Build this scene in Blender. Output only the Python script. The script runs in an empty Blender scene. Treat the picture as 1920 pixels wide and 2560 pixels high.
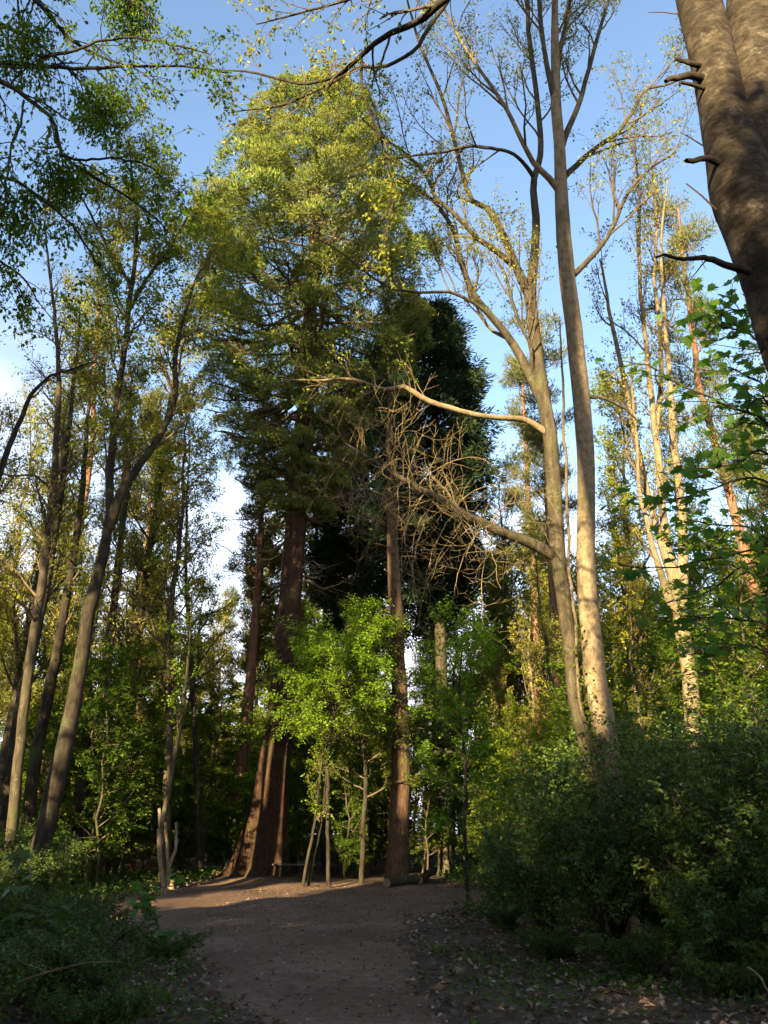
import bpy, math
import numpy as np
from math import radians, sin, cos, tan, pi

# ------------------------------------------------------------------ camera, sky, sun, exposure
scene = bpy.context.scene
COL = scene.collection
PITCH = radians(21.3)
EYE = np.array([0.0, 0.0, 1.6])
FOC = 2065.0                       # focal length in pixels of the 1920x2560 photograph
cam_data = bpy.data.cameras.new('camera')
cam_data.sensor_fit = 'VERTICAL'
cam_data.sensor_height = 36.0
cam_data.lens = 36.0 * FOC / 2560.0
cam_data.clip_start = 0.05
cam_data.clip_end = 3000
cam = bpy.data.objects.new('camera', cam_data)
cam.location = EYE
cam.rotation_euler = (pi / 2 + PITCH, 0, 0)
COL.objects.link(cam)
scene.camera = cam

SUN_AZ = radians(24)               # sun stands behind the viewer, this far to the left
SUN_EL = radians(15)
TO_SUN = np.array([-sin(SUN_AZ) * cos(SUN_EL), -cos(SUN_AZ) * cos(SUN_EL), sin(SUN_EL)])

world = bpy.data.worlds.new('World')
scene.world = world
world.use_nodes = True
wn, wl = world.node_tree.nodes, world.node_tree.links
wn.clear()
w_out = wn.new('ShaderNodeOutputWorld')
w_bg = wn.new('ShaderNodeBackground')
w_bg.inputs['Strength'].default_value = 0.08
sky = wn.new('ShaderNodeTexSky')
sky.sky_type = 'NISHITA'
sky.sun_disc = False
sky.sun_elevation = SUN_EL
sky.sun_rotation = math.atan2(TO_SUN[0], TO_SUN[1])
sky.altitude = 200
sky.air_density = 1.0
sky.dust_density = 0.6
sky.ozone_density = 1.2
# thin white cloud, thickening towards the horizon on every side
w_tc = wn.new('ShaderNodeTexCoord')
w_map = wn.new('ShaderNodeMapping')
w_map.inputs['Scale'].default_value = (1.6, 1.6, 3.0)
w_map.inputs['Location'].default_value = (0.7, 0.3, 0)
w_noise = wn.new('ShaderNodeTexNoise')
w_noise.inputs['Scale'].default_value = 1.1
w_noise.inputs['Detail'].default_value = 4
w_noise.inputs['Roughness'].default_value = 0.55
w_sep = wn.new('ShaderNodeSeparateXYZ')
w_hz = wn.new('ShaderNodeMapRange')
w_hz.inputs['From Min'].default_value = 0.72
w_hz.inputs['From Max'].default_value = 0.05
w_hz.inputs['To Min'].default_value = -0.30
w_hz.inputs['To Max'].default_value = 0.36
w_add = wn.new('ShaderNodeMath'); w_add.operation = 'ADD'
w_ramp = wn.new('ShaderNodeMapRange')
w_ramp.interpolation_type = 'SMOOTHSTEP'
w_ramp.inputs['From Min'].default_value = 0.36
w_ramp.inputs['From Max'].default_value = 0.86
w_mix = wn.new('ShaderNodeMix'); w_mix.data_type = 'RGBA'
w_mix.inputs[7].default_value = (4.6, 4.4, 5.0, 1)
wl.new(w_tc.outputs['Generated'], w_map.inputs['Vector'])
wl.new(w_map.outputs['Vector'], w_noise.inputs['Vector'])
wl.new(w_tc.outputs['Generated'], w_sep.inputs['Vector'])
wl.new(w_sep.outputs['Z'], w_hz.inputs['Value'])
wl.new(w_noise.outputs['Fac'], w_add.inputs[0])
wl.new(w_hz.outputs['Result'], w_add.inputs[1])
wl.new(w_add.outputs[0], w_ramp.inputs['Value'])
wl.new(w_ramp.outputs['Result'], w_mix.inputs[0])
wl.new(sky.outputs['Color'], w_mix.inputs[6])
wl.new(w_mix.outputs[2], w_bg.inputs['Color'])
wl.new(w_bg.outputs['Background'], w_out.inputs['Surface'])

sun_data = bpy.data.lights.new('sun', 'SUN')
sun_data.energy = 5.0
sun_data.angle = radians(0.5)
sun_data.color = (1.0, 0.79, 0.47)
sun = bpy.data.objects.new('sun', sun_data)
sun.rotation_euler = (pi / 2 - SUN_EL, 0, -SUN_AZ)
sun.location = (-20, -40, 30)
COL.objects.link(sun)

scene.view_settings.view_transform = 'Standard'
scene.view_settings.look = 'None'
scene.view_settings.gamma = 1.0
scene.view_settings.use_curve_mapping = False
scene.view_settings.exposure = 2.5
scene.render.engine = 'CYCLES'
cy = scene.cycles
cy.use_denoising = True
cy.use_adaptive_sampling = True
cy.adaptive_threshold = 0.03
cy.max_bounces = 6
cy.diffuse_bounces = 4
cy.glossy_bounces = 1
cy.transmission_bounces = 2
cy.transparent_max_bounces = 4
cy.caustics_reflective = False
cy.caustics_refractive = False

# ------------------------------------------------------------------ helpers: geometry
UP = np.array([0., 0., 1.])
FWD = np.array([0., cos(PITCH), sin(PITCH)])
CUP = np.array([0., -sin(PITCH), cos(PITCH)])

def ray(px, py):
    return FWD + (px - 960) / FOC * np.array([1., 0, 0]) + (1280 - py) / FOC * CUP

def at(px, py, Y):
    d = ray(px, py)
    return EYE + d * (Y / d[1])

def depth(p):
    return float(np.dot(np.asarray(p) - EYE, FWD))

def on_ground(px, py):
    d = ray(px, py)
    return EYE + d * (-EYE[2] / d[2])

SEQ = np.array([(637 - 960) / FOC * 29.2, 32.0])

def hgt(x, y):
    x = np.asarray(x, float); y = np.asarray(y, float)
    z = 0.05 * np.sin(x * .61 + 1.3) * np.sin(y * .43 + .4) + 0.03 * np.sin(x * 1.7 + y * 1.1)
    z = z * np.clip((np.hypot(x, y) - 2) / 8, 0, 1)
    z = z + 0.30 * np.exp(-((x - SEQ[0]) ** 2 + (y - SEQ[1]) ** 2) / 7.0)
    far = np.clip((y - 40) / 60, 0, 1)
    return z + far * 1.2

def nrm(v):
    return v / np.maximum(np.linalg.norm(v, axis=-1, keepdims=True), 1e-9)

def resample(P, R, k):
    """Catmull-Rom through traced points, k samples."""
    P = np.asarray(P, float); R = np.asarray(R, float)
    n = len(P)
    seg = np.concatenate([[0], np.cumsum(np.linalg.norm(np.diff(P, axis=0), axis=1))])
    u = np.linspace(0, seg[-1], k)
    i = np.clip(np.searchsorted(seg, u, side='right') - 1, 0, n - 2)
    t = ((u - seg[i]) / np.maximum(seg[i + 1] - seg[i], 1e-9))[:, None]
    p0 = P[np.maximum(i - 1, 0)]; p1 = P[i]; p2 = P[i + 1]; p3 = P[np.minimum(i + 2, n - 1)]
    Q = .5 * (2 * p1 + (p2 - p0) * t + (2 * p0 - 5 * p1 + 4 * p2 - p3) * t ** 2 + (3 * p1 - p0 - 3 * p2 + p3) * t ** 3)
    return Q, np.interp(u, seg, R)

def trace(pts, Y, k=24, ground=False, rng=None, wob=0.0, dy=0.0, rs=1.0):
    """pts: (px, py, width_px) from the root end to the tip, on the upright plane y = Y (tip drifts by dy)."""
    n = len(pts)
    P, R = [], []
    for j, (px, py, w) in enumerate(pts):
        p = at(px, py, Y + dy * j / max(n - 1, 1))
        P.append(p); R.append(rs * w / 2 * depth(p) / FOC)
    P = np.array(P); R = np.array(R)
    if ground:
        d = P[0] - P[1]
        d = d / max(abs(d[2]), 1e-6)
        zb = float(hgt(P[0][0], P[0][1])) - .12
        if P[0][2] > zb + .05:
            q = P[0] + d * (P[0][2] - zb)
            q[1] = P[0][1]
            P = np.vstack([q, P]); R = np.concatenate([[R[0] * 1.12], R])
        else:
            P[0][2] = zb
    Q, R = resample(P, R, k)
    if wob and rng is not None:
        w = np.cumsum(rng.normal(0, wob, Q.shape), axis=0)
        w -= np.linspace(0, 1, k)[:, None] * w[-1]
        w[0] = 0
        Q = Q + w
    return Q, R

def snap(p, r, *trunks):
    """Root a limb on the axis of the trunk it grows from, easing its first quarter over."""
    T = np.concatenate([np.asarray(t).reshape(-1, 3) for t in trunks])
    d = T[np.argmin(np.linalg.norm((T - p[0]) * [1, .5, 1], axis=1))] - p[0]
    n = max(3, len(p) // 3)
    w = np.zeros(len(p)); w[:n] = (.5 + .5 * np.cos(np.linspace(0, pi, n)))
    r = r.copy(); r[:n] = r[:n] * (1 + .35 * np.linspace(1, 0, n) ** 2)
    return p + d * w[:, None], r

class Acc:
    """Collects vertices and quads of one mesh."""
    def __init__(s):
        s.v, s.f, s.n = [], [], 0
    def add(s, V, F):
        if len(V):
            s.v.append(np.asarray(V, np.float32).reshape(-1, 3)); s.f.append(np.asarray(F, np.int64) + s.n)
            s.n += len(s.v[-1])
    def tubes(s, P, R, sides=4, lump=0.0, rng=None, close=False):
        P = np.asarray(P, float); R = np.asarray(R, float)
        if P.ndim == 2: P = P[None]; R = R[None]
        N, k, _ = P.shape
        if N == 0: return
        T = nrm(np.gradient(P, axis=1))
        ax = nrm(P[:, -1] - P[:, 0])
        ref = np.where(np.abs(ax[:, :1]) < .7, np.array([[1., 0, 0]]), np.array([[0, 1., 0]]))
        u = nrm(ref[:, None] - (ref[:, None] * T).sum(-1, keepdims=True) * T)
        w = np.cross(T, u)
        a = np.linspace(0, 2 * pi, sides, endpoint=False)
        rr = R[..., None] * np.ones(sides)
        if lump and rng is not None:
            ph = rng.uniform(0, 6.28, 6)
            zz = np.linspace(0, k, k)[None, :, None]
            rr = rr * (1 + lump * (np.sin(2 * a + ph[0] + zz * .13) + .7 * np.sin(3 * a + ph[1] - zz * .21) + .5 * np.sin(5 * a + ph[2] + .4 * zz) + .8 * np.sin(zz * .9 + ph[3] + a) * np.sin(zz * .37 + ph[4])))
        V = P[:, :, None] + rr[..., None] * (np.cos(a)[:, None] * u[:, :, None] + np.sin(a)[:, None] * w[:, :, None])
        idx = np.arange(N * k * sides).reshape(N, k, sides)
        nx = np.roll(idx, -1, axis=2)
        F = np.stack([idx[:, :-1], nx[:, :-1], nx[:, 1:], idx[:, 1:]], -1).reshape(-1, 4)
        s.add(V.reshape(-1, 3), F)
        if close:
            for e in (0, k - 1):
                c = P[:, e]
                cv = np.concatenate([V[:, e].reshape(-1, 3), c])
                ii = np.arange(N * sides).reshape(N, sides); jj = np.roll(ii, -1, axis=1)
                cc = (N * sides + np.arange(N))[:, None] * np.ones(sides, int)
                Fq = np.stack([ii, jj, cc, cc], -1)
                # split as degenerate-free quads: pair up fan triangles
                fan = []
                for b in range(N):
                    for q in range(0, sides - 1, 2):
                        fan.append([ii[b, q], ii[b, q + 1], ii[b, (q + 2) % sides], N * sides + b])
                s.add(cv, fan)
    def leaves(s, C, A, Nn, L, W, fold=.18):
        """rhombic leaves from base C along axis A, surface normal ~Nn."""
        C = np.asarray(C, float)
        if len(C) == 0: return
        A = nrm(A); B = nrm(np.cross(A, Nn)); Nv = np.cross(B, A)
        L = np.broadcast_to(np.asarray(L, float), (len(C),))[:, None]; W = np.broadcast_to(np.asarray(W, float), (len(C),))[:, None]
        m = C + A * L * .45
        V = np.stack([C, m + B * W * .5 + Nv * W * fold, C + A * L - Nv * W * fold * .6, m - B * W * .5 + Nv * W * fold], 1)
        F = np.arange(len(C) * 4).reshape(-1, 4)
        s.add(V.reshape(-1, 3), F)
    def box(s, c, size, ax=None):
        c = np.asarray(c, float); h = np.asarray(size, float) / 2
        M = np.eye(3) if ax is None else np.asarray(ax, float)
        S = np.array([[-1, -1, -1], [1, -1, -1], [1, 1, -1], [-1, 1, -1], [-1, -1, 1], [1, -1, 1], [1, 1, 1], [-1, 1, 1]], float) * h
        s.add(c + S @ M, [[0, 3, 2, 1], [4, 5, 6, 7], [0, 1, 5, 4], [1, 2, 6, 5], [2, 3, 7, 6], [3, 0, 4, 7]])
    def mesh(s, name, mat, base=(0, 0, 0), smooth=False):
        me = bpy.data.meshes.new(name)
        if s.n:
            V = (np.concatenate(s.v) - np.asarray(base, np.float32)).astype(np.float32)
            F = np.concatenate(s.f).astype(np.int32)
            me.vertices.add(len(V)); me.vertices.foreach_set('co', V.ravel())
            me.loops.add(F.size); me.loops.foreach_set('vertex_index', F.ravel())
            me.polygons.add(len(F)); me.polygons.foreach_set('loop_start', np.arange(0, F.size, 4, dtype=np.int32))
            me.polygons.foreach_set('use_smooth', np.full(len(F), smooth))
            me.update(calc_edges=True)
        me.materials.append(MAT[mat])
        return me

def spawn(rng, P, R, n, t0, t1, length, ang, up=0.0, wig=.12, k=6, rr=.6, rend=.25, taper=.5, flat=0.0, sag=0.0, rmin=.003):
    """n children on each parent polyline; returns P (N*n,k,3), R."""
    N, kp, _ = P.shape
    if N == 0 or n == 0: return np.zeros((0, k, 3)), np.zeros((0, k))
    t = (np.arange(n) + rng.uniform(0, 1, (N, n))) / n * (t1 - t0) + t0
    f = np.clip(t * (kp - 1), 0, kp - 1.001); i = f.astype(int); g = (f - i)[..., None]
    b = np.arange(N)[:, None]
    o = P[b, i] * (1 - g) + P[b, i + 1] * g
    r0 = R[b, i] * (1 - g[..., 0]) + R[b, i + 1] * g[..., 0]
    T = nrm(P[b, i + 1] - P[b, i])
    q = nrm(np.cross(T, rng.normal(0, 1, T.shape)))
    if flat: q[..., 2] *= (1 - flat); q = nrm(q)
    a = rng.uniform(ang[0], ang[1], (N, n, 1))
    d = T * np.cos(a) + q * np.sin(a)
    d[..., 2] += up; d = nrm(d)
    L = np.broadcast_to(np.asarray(length, float).reshape(-1, 1), (N, n)) * (1 - taper * t) * rng.uniform(.65, 1.25, (N, n))
    o = o.reshape(-1, 3); d = d.reshape(-1, 3); L = L.reshape(-1); r0 = r0.reshape(-1)
    M = len(o)
    out = np.zeros((M, k, 3)); out[:, 0] = o
    st = (L / (k - 1))[:, None]
    for j in range(1, k):
        d = d + rng.normal(0, wig, (M, 3)); d[:, 2] += up * .25 - sag
        d = nrm(d); out[:, j] = out[:, j - 1] + d * st
    ra = np.maximum(np.minimum(r0 * rr, L * .03), rmin)
    Rr = ra[:, None] * np.linspace(1, rend, k)[None]
    return out, np.maximum(Rr, rmin * .6)

def leaf_on(rng, acc, P, m, L, W, t0=.2, flat=0.0, droop=.3, spread=.06, fold=.18):
    """m leaves per twig polyline."""
    N, kp, _ = P.shape
    if N == 0: return
    t = rng.uniform(t0, 1, (N, m)); f = np.clip(t * (kp - 1), 0, kp - 1.001); i = f.astype(int); g = (f - i)[..., None]
    b = np.arange(N)[:, None]
    o = (P[b, i] * (1 - g) + P[b, i + 1] * g).reshape(-1, 3) + rng.normal(0, spread, (N * m, 3))
    T = nrm(P[b, i + 1] - P[b, i]).reshape(-1, 3)
    A = T * .5 + rng.normal(0, .8, o.shape); A[:, 2] = A[:, 2] * (1 - flat) - droop
    Nn = rng.normal(0, 1, o.shape) * (1 - flat * .8); Nn[:, 2] += .4 + 1.2 * flat
    s = rng.uniform(.6, 1.3, len(o))
    acc.leaves(o, A, Nn, L * s, W * s, fold)

def ends(P, m=None):
    return P

# ------------------------------------------------------------------ helpers: materials
MAT = {}
def new_mat(name):
    m = bpy.data.materials.new(name); m.use_nodes = True
    nt = m.node_tree; nt.nodes.clear()
    out = nt.nodes.new('ShaderNodeOutputMaterial')
    MAT[name] = m
    return m, nt, nt.nodes, nt.links, out

def ramp(nodes, stops):
    r = nodes.new('ShaderNodeValToRGB')
    e = r.color_ramp.elements
    while len(e) > 1: e.remove(e[-1])
    e[0].position = stops[0][0]; e[0].color = (*stops[0][1], 1)
    for p, c in stops[1:]:
        q = e.new(p); q.color = (*c, 1)
    return r

def leaf_mat(name, cols, trans=.45, rough=.55, spec=0, patch=(.78, 1.22)):
    m, nt, N, L, out = new_mat(name)
    g = N.new('ShaderNodeNewGeometry'); oi = N.new('ShaderNodeObjectInfo')
    r = ramp(N, cols)
    L.new(g.outputs['Random Per Island'], r.inputs['Fac'])
    # larger patches and per-plant differences of hue and value
    tc = N.new('ShaderNodeTexCoord'); nz = N.new('ShaderNodeTexNoise'); nz.inputs['Scale'].default_value = .9; nz.inputs['Detail'].default_value = 2
    L.new(tc.outputs['Object'], nz.inputs['Vector'])
    mr = N.new('ShaderNodeMapRange'); mr.inputs['From Min'].default_value = .3; mr.inputs['From Max'].default_value = .7
    mr.inputs['To Min'].default_value = patch[0]; mr.inputs['To Max'].default_value = patch[1]
    L.new(nz.outputs['Fac'], mr.inputs['Value'])
    hs = N.new('ShaderNodeHueSaturation')
    hm = N.new('ShaderNodeMapRange'); hm.inputs['To Min'].default_value = .485; hm.inputs['To Max'].default_value = .515
    L.new(oi.outputs['Random'], hm.inputs['Value']); L.new(hm.outputs['Result'], hs.inputs['Hue'])
    L.new(mr.outputs['Result'], hs.inputs['Value']); L.new(r.outputs['Color'], hs.inputs['Color'])
    if spec:
        p = N.new('ShaderNodeBsdfPrincipled'); p.inputs['Roughness'].default_value = rough; p.inputs['Specular IOR Level'].default_value = spec
    else:
        p = N.new('ShaderNodeBsdfDiffuse')
    t = N.new('ShaderNodeBsdfTranslucent')
    tm = N.new('ShaderNodeMix'); tm.data_type = 'RGBA'; tm.blend_type = 'MULTIPLY'; tm.inputs[0].default_value = 1
    tm.inputs[7].default_value = (1.15, 1.2, .55, 1)
    L.new(hs.outputs['Color'], tm.inputs[6]); L.new(tm.outputs[2], t.inputs['Color'])
    L.new(hs.outputs['Color'], p.inputs['Base Color' if spec else 'Color'])
    mx = N.new('ShaderNodeMixShader'); mx.inputs[0].default_value = trans
    L.new(p.outputs[0], mx.inputs[1]); L.new(t.outputs[0], mx.inputs[2]); L.new(mx.outputs[0], out.inputs['Surface'])
    return m

def bark_mat(name, dark, mid, light, scale=(7, 7, 1.2), bump=.6, moss=None, moss_amt=.5, patch=None, patch_amt=.5, fine=9., dist=.02):
    m, nt, N, L, out = new_mat(name)
    tc = N.new('ShaderNodeTexCoord'); oi = N.new('ShaderNodeObjectInfo')
    ad = N.new('ShaderNodeVectorMath'); ad.operation = 'ADD'
    L.new(tc.outputs['Object'], ad.inputs[0]); L.new(oi.outputs['Location'], ad.inputs[1])
    mp = N.new('ShaderNodeMapping'); mp.inputs['Scale'].default_value = scale
    L.new(ad.outputs[0], mp.inputs['Vector'])
    n1 = N.new('ShaderNodeTexNoise'); n1.inputs['Scale'].default_value = 1.6; n1.inputs['Detail'].default_value = 8; n1.inputs['Roughness'].default_value = .65; n1.inputs['Distortion'].default_value = .5
    L.new(mp.outputs[0], n1.inputs['Vector'])
    r = ramp(N, [(.3, dark), (.5, mid), (.72, light)])
    L.new(n1.outputs['Fac'], r.inputs['Fac'])
    col = r.outputs['Color']
    n2 = N.new('ShaderNodeTexNoise'); n2.inputs['Scale'].default_value = 1.1; n2.inputs['Detail'].default_value = 5; n2.inputs['Roughness'].default_value = .6
    L.new(ad.outputs[0], n2.inputs['Vector'])
    def over(c, socket, colr, lo, hi):
        mr = N.new('ShaderNodeMapRange'); mr.inputs['From Min'].default_value = lo; mr.inputs['From Max'].default_value = hi; mr.interpolation_type = 'SMOOTHSTEP'
        L.new(socket, mr.inputs['Value'])
        mm = N.new('ShaderNodeMix'); mm.data_type = 'RGBA'; mm.inputs[7].default_value = (*colr, 1)
        L.new(mr.outputs['Result'], mm.inputs[0]); L.new(c, mm.inputs[6])
        return mm.outputs[2]
    if moss: col = over(col, n2.outputs['Fac'], moss, .62 - .25 * moss_amt, .78)
    if patch:
        n3 = N.new('ShaderNodeTexNoise'); n3.inputs['Scale'].default_value = 3.3; n3.inputs['Detail'].default_value = 6; n3.inputs['Roughness'].default_value = .7
        L.new(ad.outputs[0], n3.inputs['Vector'])
        col = over(col, n3.outputs['Fac'], patch, .68 - .25 * patch_amt, .74)
    p = N.new('ShaderNodeBsdfPrincipled'); p.inputs['Roughness'].default_value = .9; p.inputs['Specular IOR Level'].default_value = .15
    L.new(col, p.inputs['Base Color'])
    n4 = N.new('ShaderNodeTexNoise'); n4.inputs['Scale'].default_value = fine; n4.inputs['Detail'].default_value = 6
    L.new(mp.outputs[0], n4.inputs['Vector'])
    am = N.new('ShaderNodeMath'); am.operation = 'MULTIPLY_ADD'; am.inputs[1].default_value = .4
    L.new(n4.outputs['Fac'], am.inputs[0]); L.new(n1.outputs['Fac'], am.inputs[2])
    n5 = N.new('ShaderNodeTexNoise'); n5.inputs['Scale'].default_value = fine * 1.3; n5.inputs['Detail'].default_value = 5; n5.inputs['Roughness'].default_value = .75
    L.new(mp.outputs[0], n5.inputs['Vector'])
    sp = N.new('ShaderNodeMapRange'); sp.inputs['From Min'].default_value = .36; sp.inputs['From Max'].default_value = .62; sp.inputs['To Min'].default_value = .55; sp.inputs['To Max'].default_value = 1.2
    L.new(n5.outputs['Fac'], sp.inputs['Value'])
    sm = N.new('ShaderNodeVectorMath'); sm.operation = 'SCALE'
    L.new(col, sm.inputs[0]); L.new(sp.outputs['Result'], sm.inputs['Scale']); L.new(sm.outputs[0], p.inputs['Base Color'])
    b = N.new('ShaderNodeBump'); b.inputs['Strength'].default_value = bump; b.inputs['Distance'].default_value = dist
    L.new(am.outputs[0], b.inputs['Height']); L.new(b.outputs[0], p.inputs['Normal'])
    L.new(p.outputs[0], out.inputs['Surface'])
    return m

bark_mat('bark_redwood', (.014, .0075, .005), (.05, .026, .015), (.13, .072, .04), scale=(16, 16, 1.8), bump=1.0, moss=(.085, .07, .025), moss_amt=.55, dist=.08)
bark_mat('bark_pine', (.05, .026, .016), (.17, .085, .047), (.27, .15, .088), scale=(8, 8, 2.2), bump=.7, moss=(.12, .11, .08), moss_amt=.35)
bark_mat('bark_mossy_red', (.025, .014, .009), (.10, .055, .032), (.185, .11, .066), scale=(11, 11, 2), bump=.9, moss=(.06, .055, .02), moss_amt=.95, patch=(.03, .02, .014), patch_amt=.75, dist=.04)
bark_mat('bark_grey', (.02, .017, .010), (.052, .042, .025), (.10, .08, .05), scale=(6, 6, 1.5), bump=.6, moss=(.055, .06, .02), moss_amt=.55, patch=(.13, .12, .085), patch_amt=.35)
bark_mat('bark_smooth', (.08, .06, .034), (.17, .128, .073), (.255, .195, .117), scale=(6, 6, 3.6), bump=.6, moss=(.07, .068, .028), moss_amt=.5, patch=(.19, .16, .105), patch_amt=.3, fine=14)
bark_mat('bark_cherry', (.011, .008, .005), (.034, .026, .017), (.08, .062, .041), scale=(5, 5, 9), bump=.6, moss=(.018, .016, .010), moss_amt=.9, patch=(.15, .132, .096), patch_amt=.5, fine=4, dist=.02)
bark_mat('bark_dark', (.010, .008, .005), (.027, .021, .013), (.055, .043, .028), scale=(7, 7, 1.6), bump=.6, moss=(.06, .07, .03), moss_amt=.5)
bark_mat('bark_twig', (.045, .034, .02), (.095, .072, .042), (.15, .115, .07), scale=(5, 5, 5), bump=.2)
bark_mat('bark_sunlit_twig', (.09, .065, .03), (.17, .13, .06), (.25, .195, .10), scale=(5, 5, 5), bump=.2)  # lit copy of the twig bark: sunlight put into a lighter, golden colour
bark_mat('bark_pale', (.10, .075, .04), (.19, .145, .085), (.27, .21, .13), scale=(5, 5, 2), bump=.3)
bark_mat('cut_wood', (.10, .07, .04), (.19, .135, .08), (.27, .2, .125), scale=(14, 14, 14), bump=.3)
bark_mat('old_plank', (.03, .027, .022), (.06, .054, .044), (.1, .09, .075), scale=(2, 12, 12), bump=.4)

leaf_mat('leaf_redwood', [(0, (0.069, 0.098, 0.026)), (.5, (0.126, 0.160, 0.037)), (.85, (0.183, 0.211, 0.047)), (1, (0.229, 0.218, 0.061))], trans=.25, patch=(.72, 1.25))
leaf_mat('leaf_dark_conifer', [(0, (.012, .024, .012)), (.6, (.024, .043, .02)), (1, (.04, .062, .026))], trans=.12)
leaf_mat('leaf_pine', [(0, (0.060, 0.075, 0.028)), (.6, (0.103, 0.115, 0.040)), (1, (0.156, 0.149, 0.048))], trans=.2)
leaf_mat('leaf_spring', [(0, (0.103, 0.148, 0.020)), (.5, (0.172, 0.206, 0.031)), (.85, (0.241, 0.251, 0.038)), (1, (0.310, 0.283, 0.055))], trans=.45)
leaf_mat('leaf_gold', [(0, (0.157, 0.162, 0.026)), (.5, (0.251, 0.243, 0.037)), (1, (0.355, 0.312, 0.059))], trans=.45)
leaf_mat('leaf_fresh', [(0, (0.098, 0.172, 0.016)), (.5, (0.172, 0.269, 0.023)), (1, (0.254, 0.351, 0.031))], trans=.5)
leaf_mat('leaf_under', [(0, (0.048, 0.085, 0.012)), (.5, (0.083, 0.131, 0.016)), (1, (0.138, 0.184, 0.024))], trans=.45)
leaf_mat('leaf_bush', [(0, (0.033, 0.063, 0.014)), (.55, (0.062, 0.106, 0.022)), (.9, (0.106, 0.161, 0.031)), (1, (0.191, 0.224, 0.039))], trans=.35, spec=.18, rough=.5)
leaf_mat('leaf_bramble', [(0, (0.025, 0.048, 0.010)), (.55, (0.047, 0.083, 0.017)), (1, (0.092, 0.136, 0.026))], trans=.3, spec=.15, rough=.5)
leaf_mat('leaf_maple', [(0, (0.058, 0.124, 0.029)), (.6, (0.098, 0.189, 0.039)), (1, (0.143, 0.247, 0.052))], trans=.5, spec=.3)
leaf_mat('litter', [(0, (0.056, 0.037, 0.025)), (.4, (0.112, 0.080, 0.054)), (.8, (0.188, 0.140, 0.100)), (1, (0.338, 0.275, 0.213))], trans=.1, rough=.8)
leaf_mat('ground_green', [(0, (.03, .06, .014)), (.6, (.055, .10, .02)), (1, (.09, .14, .03))], trans=.35)

def ground_mat(name, stops, sc, bump=.5):
    m, nt, N, L, out = new_mat(name)
    tc = N.new('ShaderNodeTexCoord')
    n1 = N.new('ShaderNodeTexNoise'); n1.inputs['Scale'].default_value = sc; n1.inputs['Detail'].default_value = 12; n1.inputs['Roughness'].default_value = .72
    n2 = N.new('ShaderNodeTexNoise'); n2.inputs['Scale'].default_value = .55; n2.inputs['Detail'].default_value = 4
    L.new(tc.outputs['Object'], n1.inputs['Vector']); L.new(tc.outputs['Object'], n2.inputs['Vector'])
    ma = N.new('ShaderNodeMath'); ma.operation = 'MULTIPLY_ADD'; ma.inputs[1].default_value = .55
    L.new(n2.outputs['Fac'], ma.inputs[0]); 
    mb = N.new('ShaderNodeMath'); mb.operation = 'SUBTRACT'; mb.inputs[1].default_value = .275
    L.new(n1.outputs['Fac'], mb.inputs[0]); L.new(mb.outputs[0], ma.inputs[2])
    r = ramp(N, stops); L.new(ma.outputs[0], r.inputs['Fac'])
    p = N.new('ShaderNodeBsdfPrincipled'); p.inputs['Roughness'].default_value = .95; p.inputs['Specular IOR Level'].default_value = .1
    L.new(r.outputs['Color'], p.inputs['Base Color'])
    b = N.new('ShaderNodeBump'); b.inputs['Strength'].default_value = bump; b.inputs['Distance'].default_value = .03
    n3 = N.new('ShaderNodeTexNoise'); n3.inputs['Scale'].default_value = sc * 4; n3.inputs['Detail'].default_value = 8
    L.new(tc.outputs['Object'], n3.inputs['Vector'])
    mc = N.new('ShaderNodeMath'); mc.operation = 'ADD'; L.new(n3.outputs['Fac'], mc.inputs[0]); L.new(n1.outputs['Fac'], mc.inputs[1])
    L.new(mc.outputs[0], b.inputs['Height']); L.new(b.outputs[0], p.inputs['Normal'])
    L.new(p.outputs[0], out.inputs['Surface'])
ground_mat('forest_floor', [(.3, (.034, .024, .015)), (.5, (.075, .053, .035)), (.7, (.13, .095, .065))], 5.0, .8)
ground_mat('path_earth', [(.25, (.065, .04, .026)), (.5, (.132, .083, .055)), (.75, (.21, .14, .098))], 7.0, .6)

# ------------------------------------------------------------------ helpers: objects
def tag(o, label, cat, group=None):
    o['label'] = label; o['category'] = cat
    if group: o['group'] = group
    return o

def thing(name, label, cat, loc, rotz=0., scale=1., group=None, tilt=(0, 0)):
    o = bpy.data.objects.new(name, None); COL.objects.link(o)
    o.empty_display_size = .2
    o.location = loc; o.rotation_euler = (tilt[0], tilt[1], rotz); o.scale = (scale,) * 3 if np.isscalar(scale) else scale
    return tag(o, label, cat, group)

def part(name, me, parent=None, kind=None, label=None, loc=None, rot=None):
    o = bpy.data.objects.new(name, me); COL.objects.link(o)
    if parent is not None: o.parent = parent
    if kind: o['kind'] = kind
    if label: o['label'] = label
    if loc is not None: o.location = loc
    if rot is not None: o.rotation_euler = rot
    return o

def place(proto, name, label, cat, loc, rotz=0., scale=1., group=None, tilt=(0, 0)):
    """A copy of a prototype: its own Empty and its own part objects on shared mesh data."""
    t = thing(name, label, cat, loc, rotz, scale, group, tilt)
    for pname, me, kind in proto:
        part(pname, me, t, kind)
    return t

def single(P, R, name, mat, b, t, sides=5, pname='branch'):
    for p, r in zip(P, R):
        a = Acc(); a.tubes(p, r, sides); part(pname, a.mesh(name + '_' + pname, mat, b, True), t)

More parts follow.
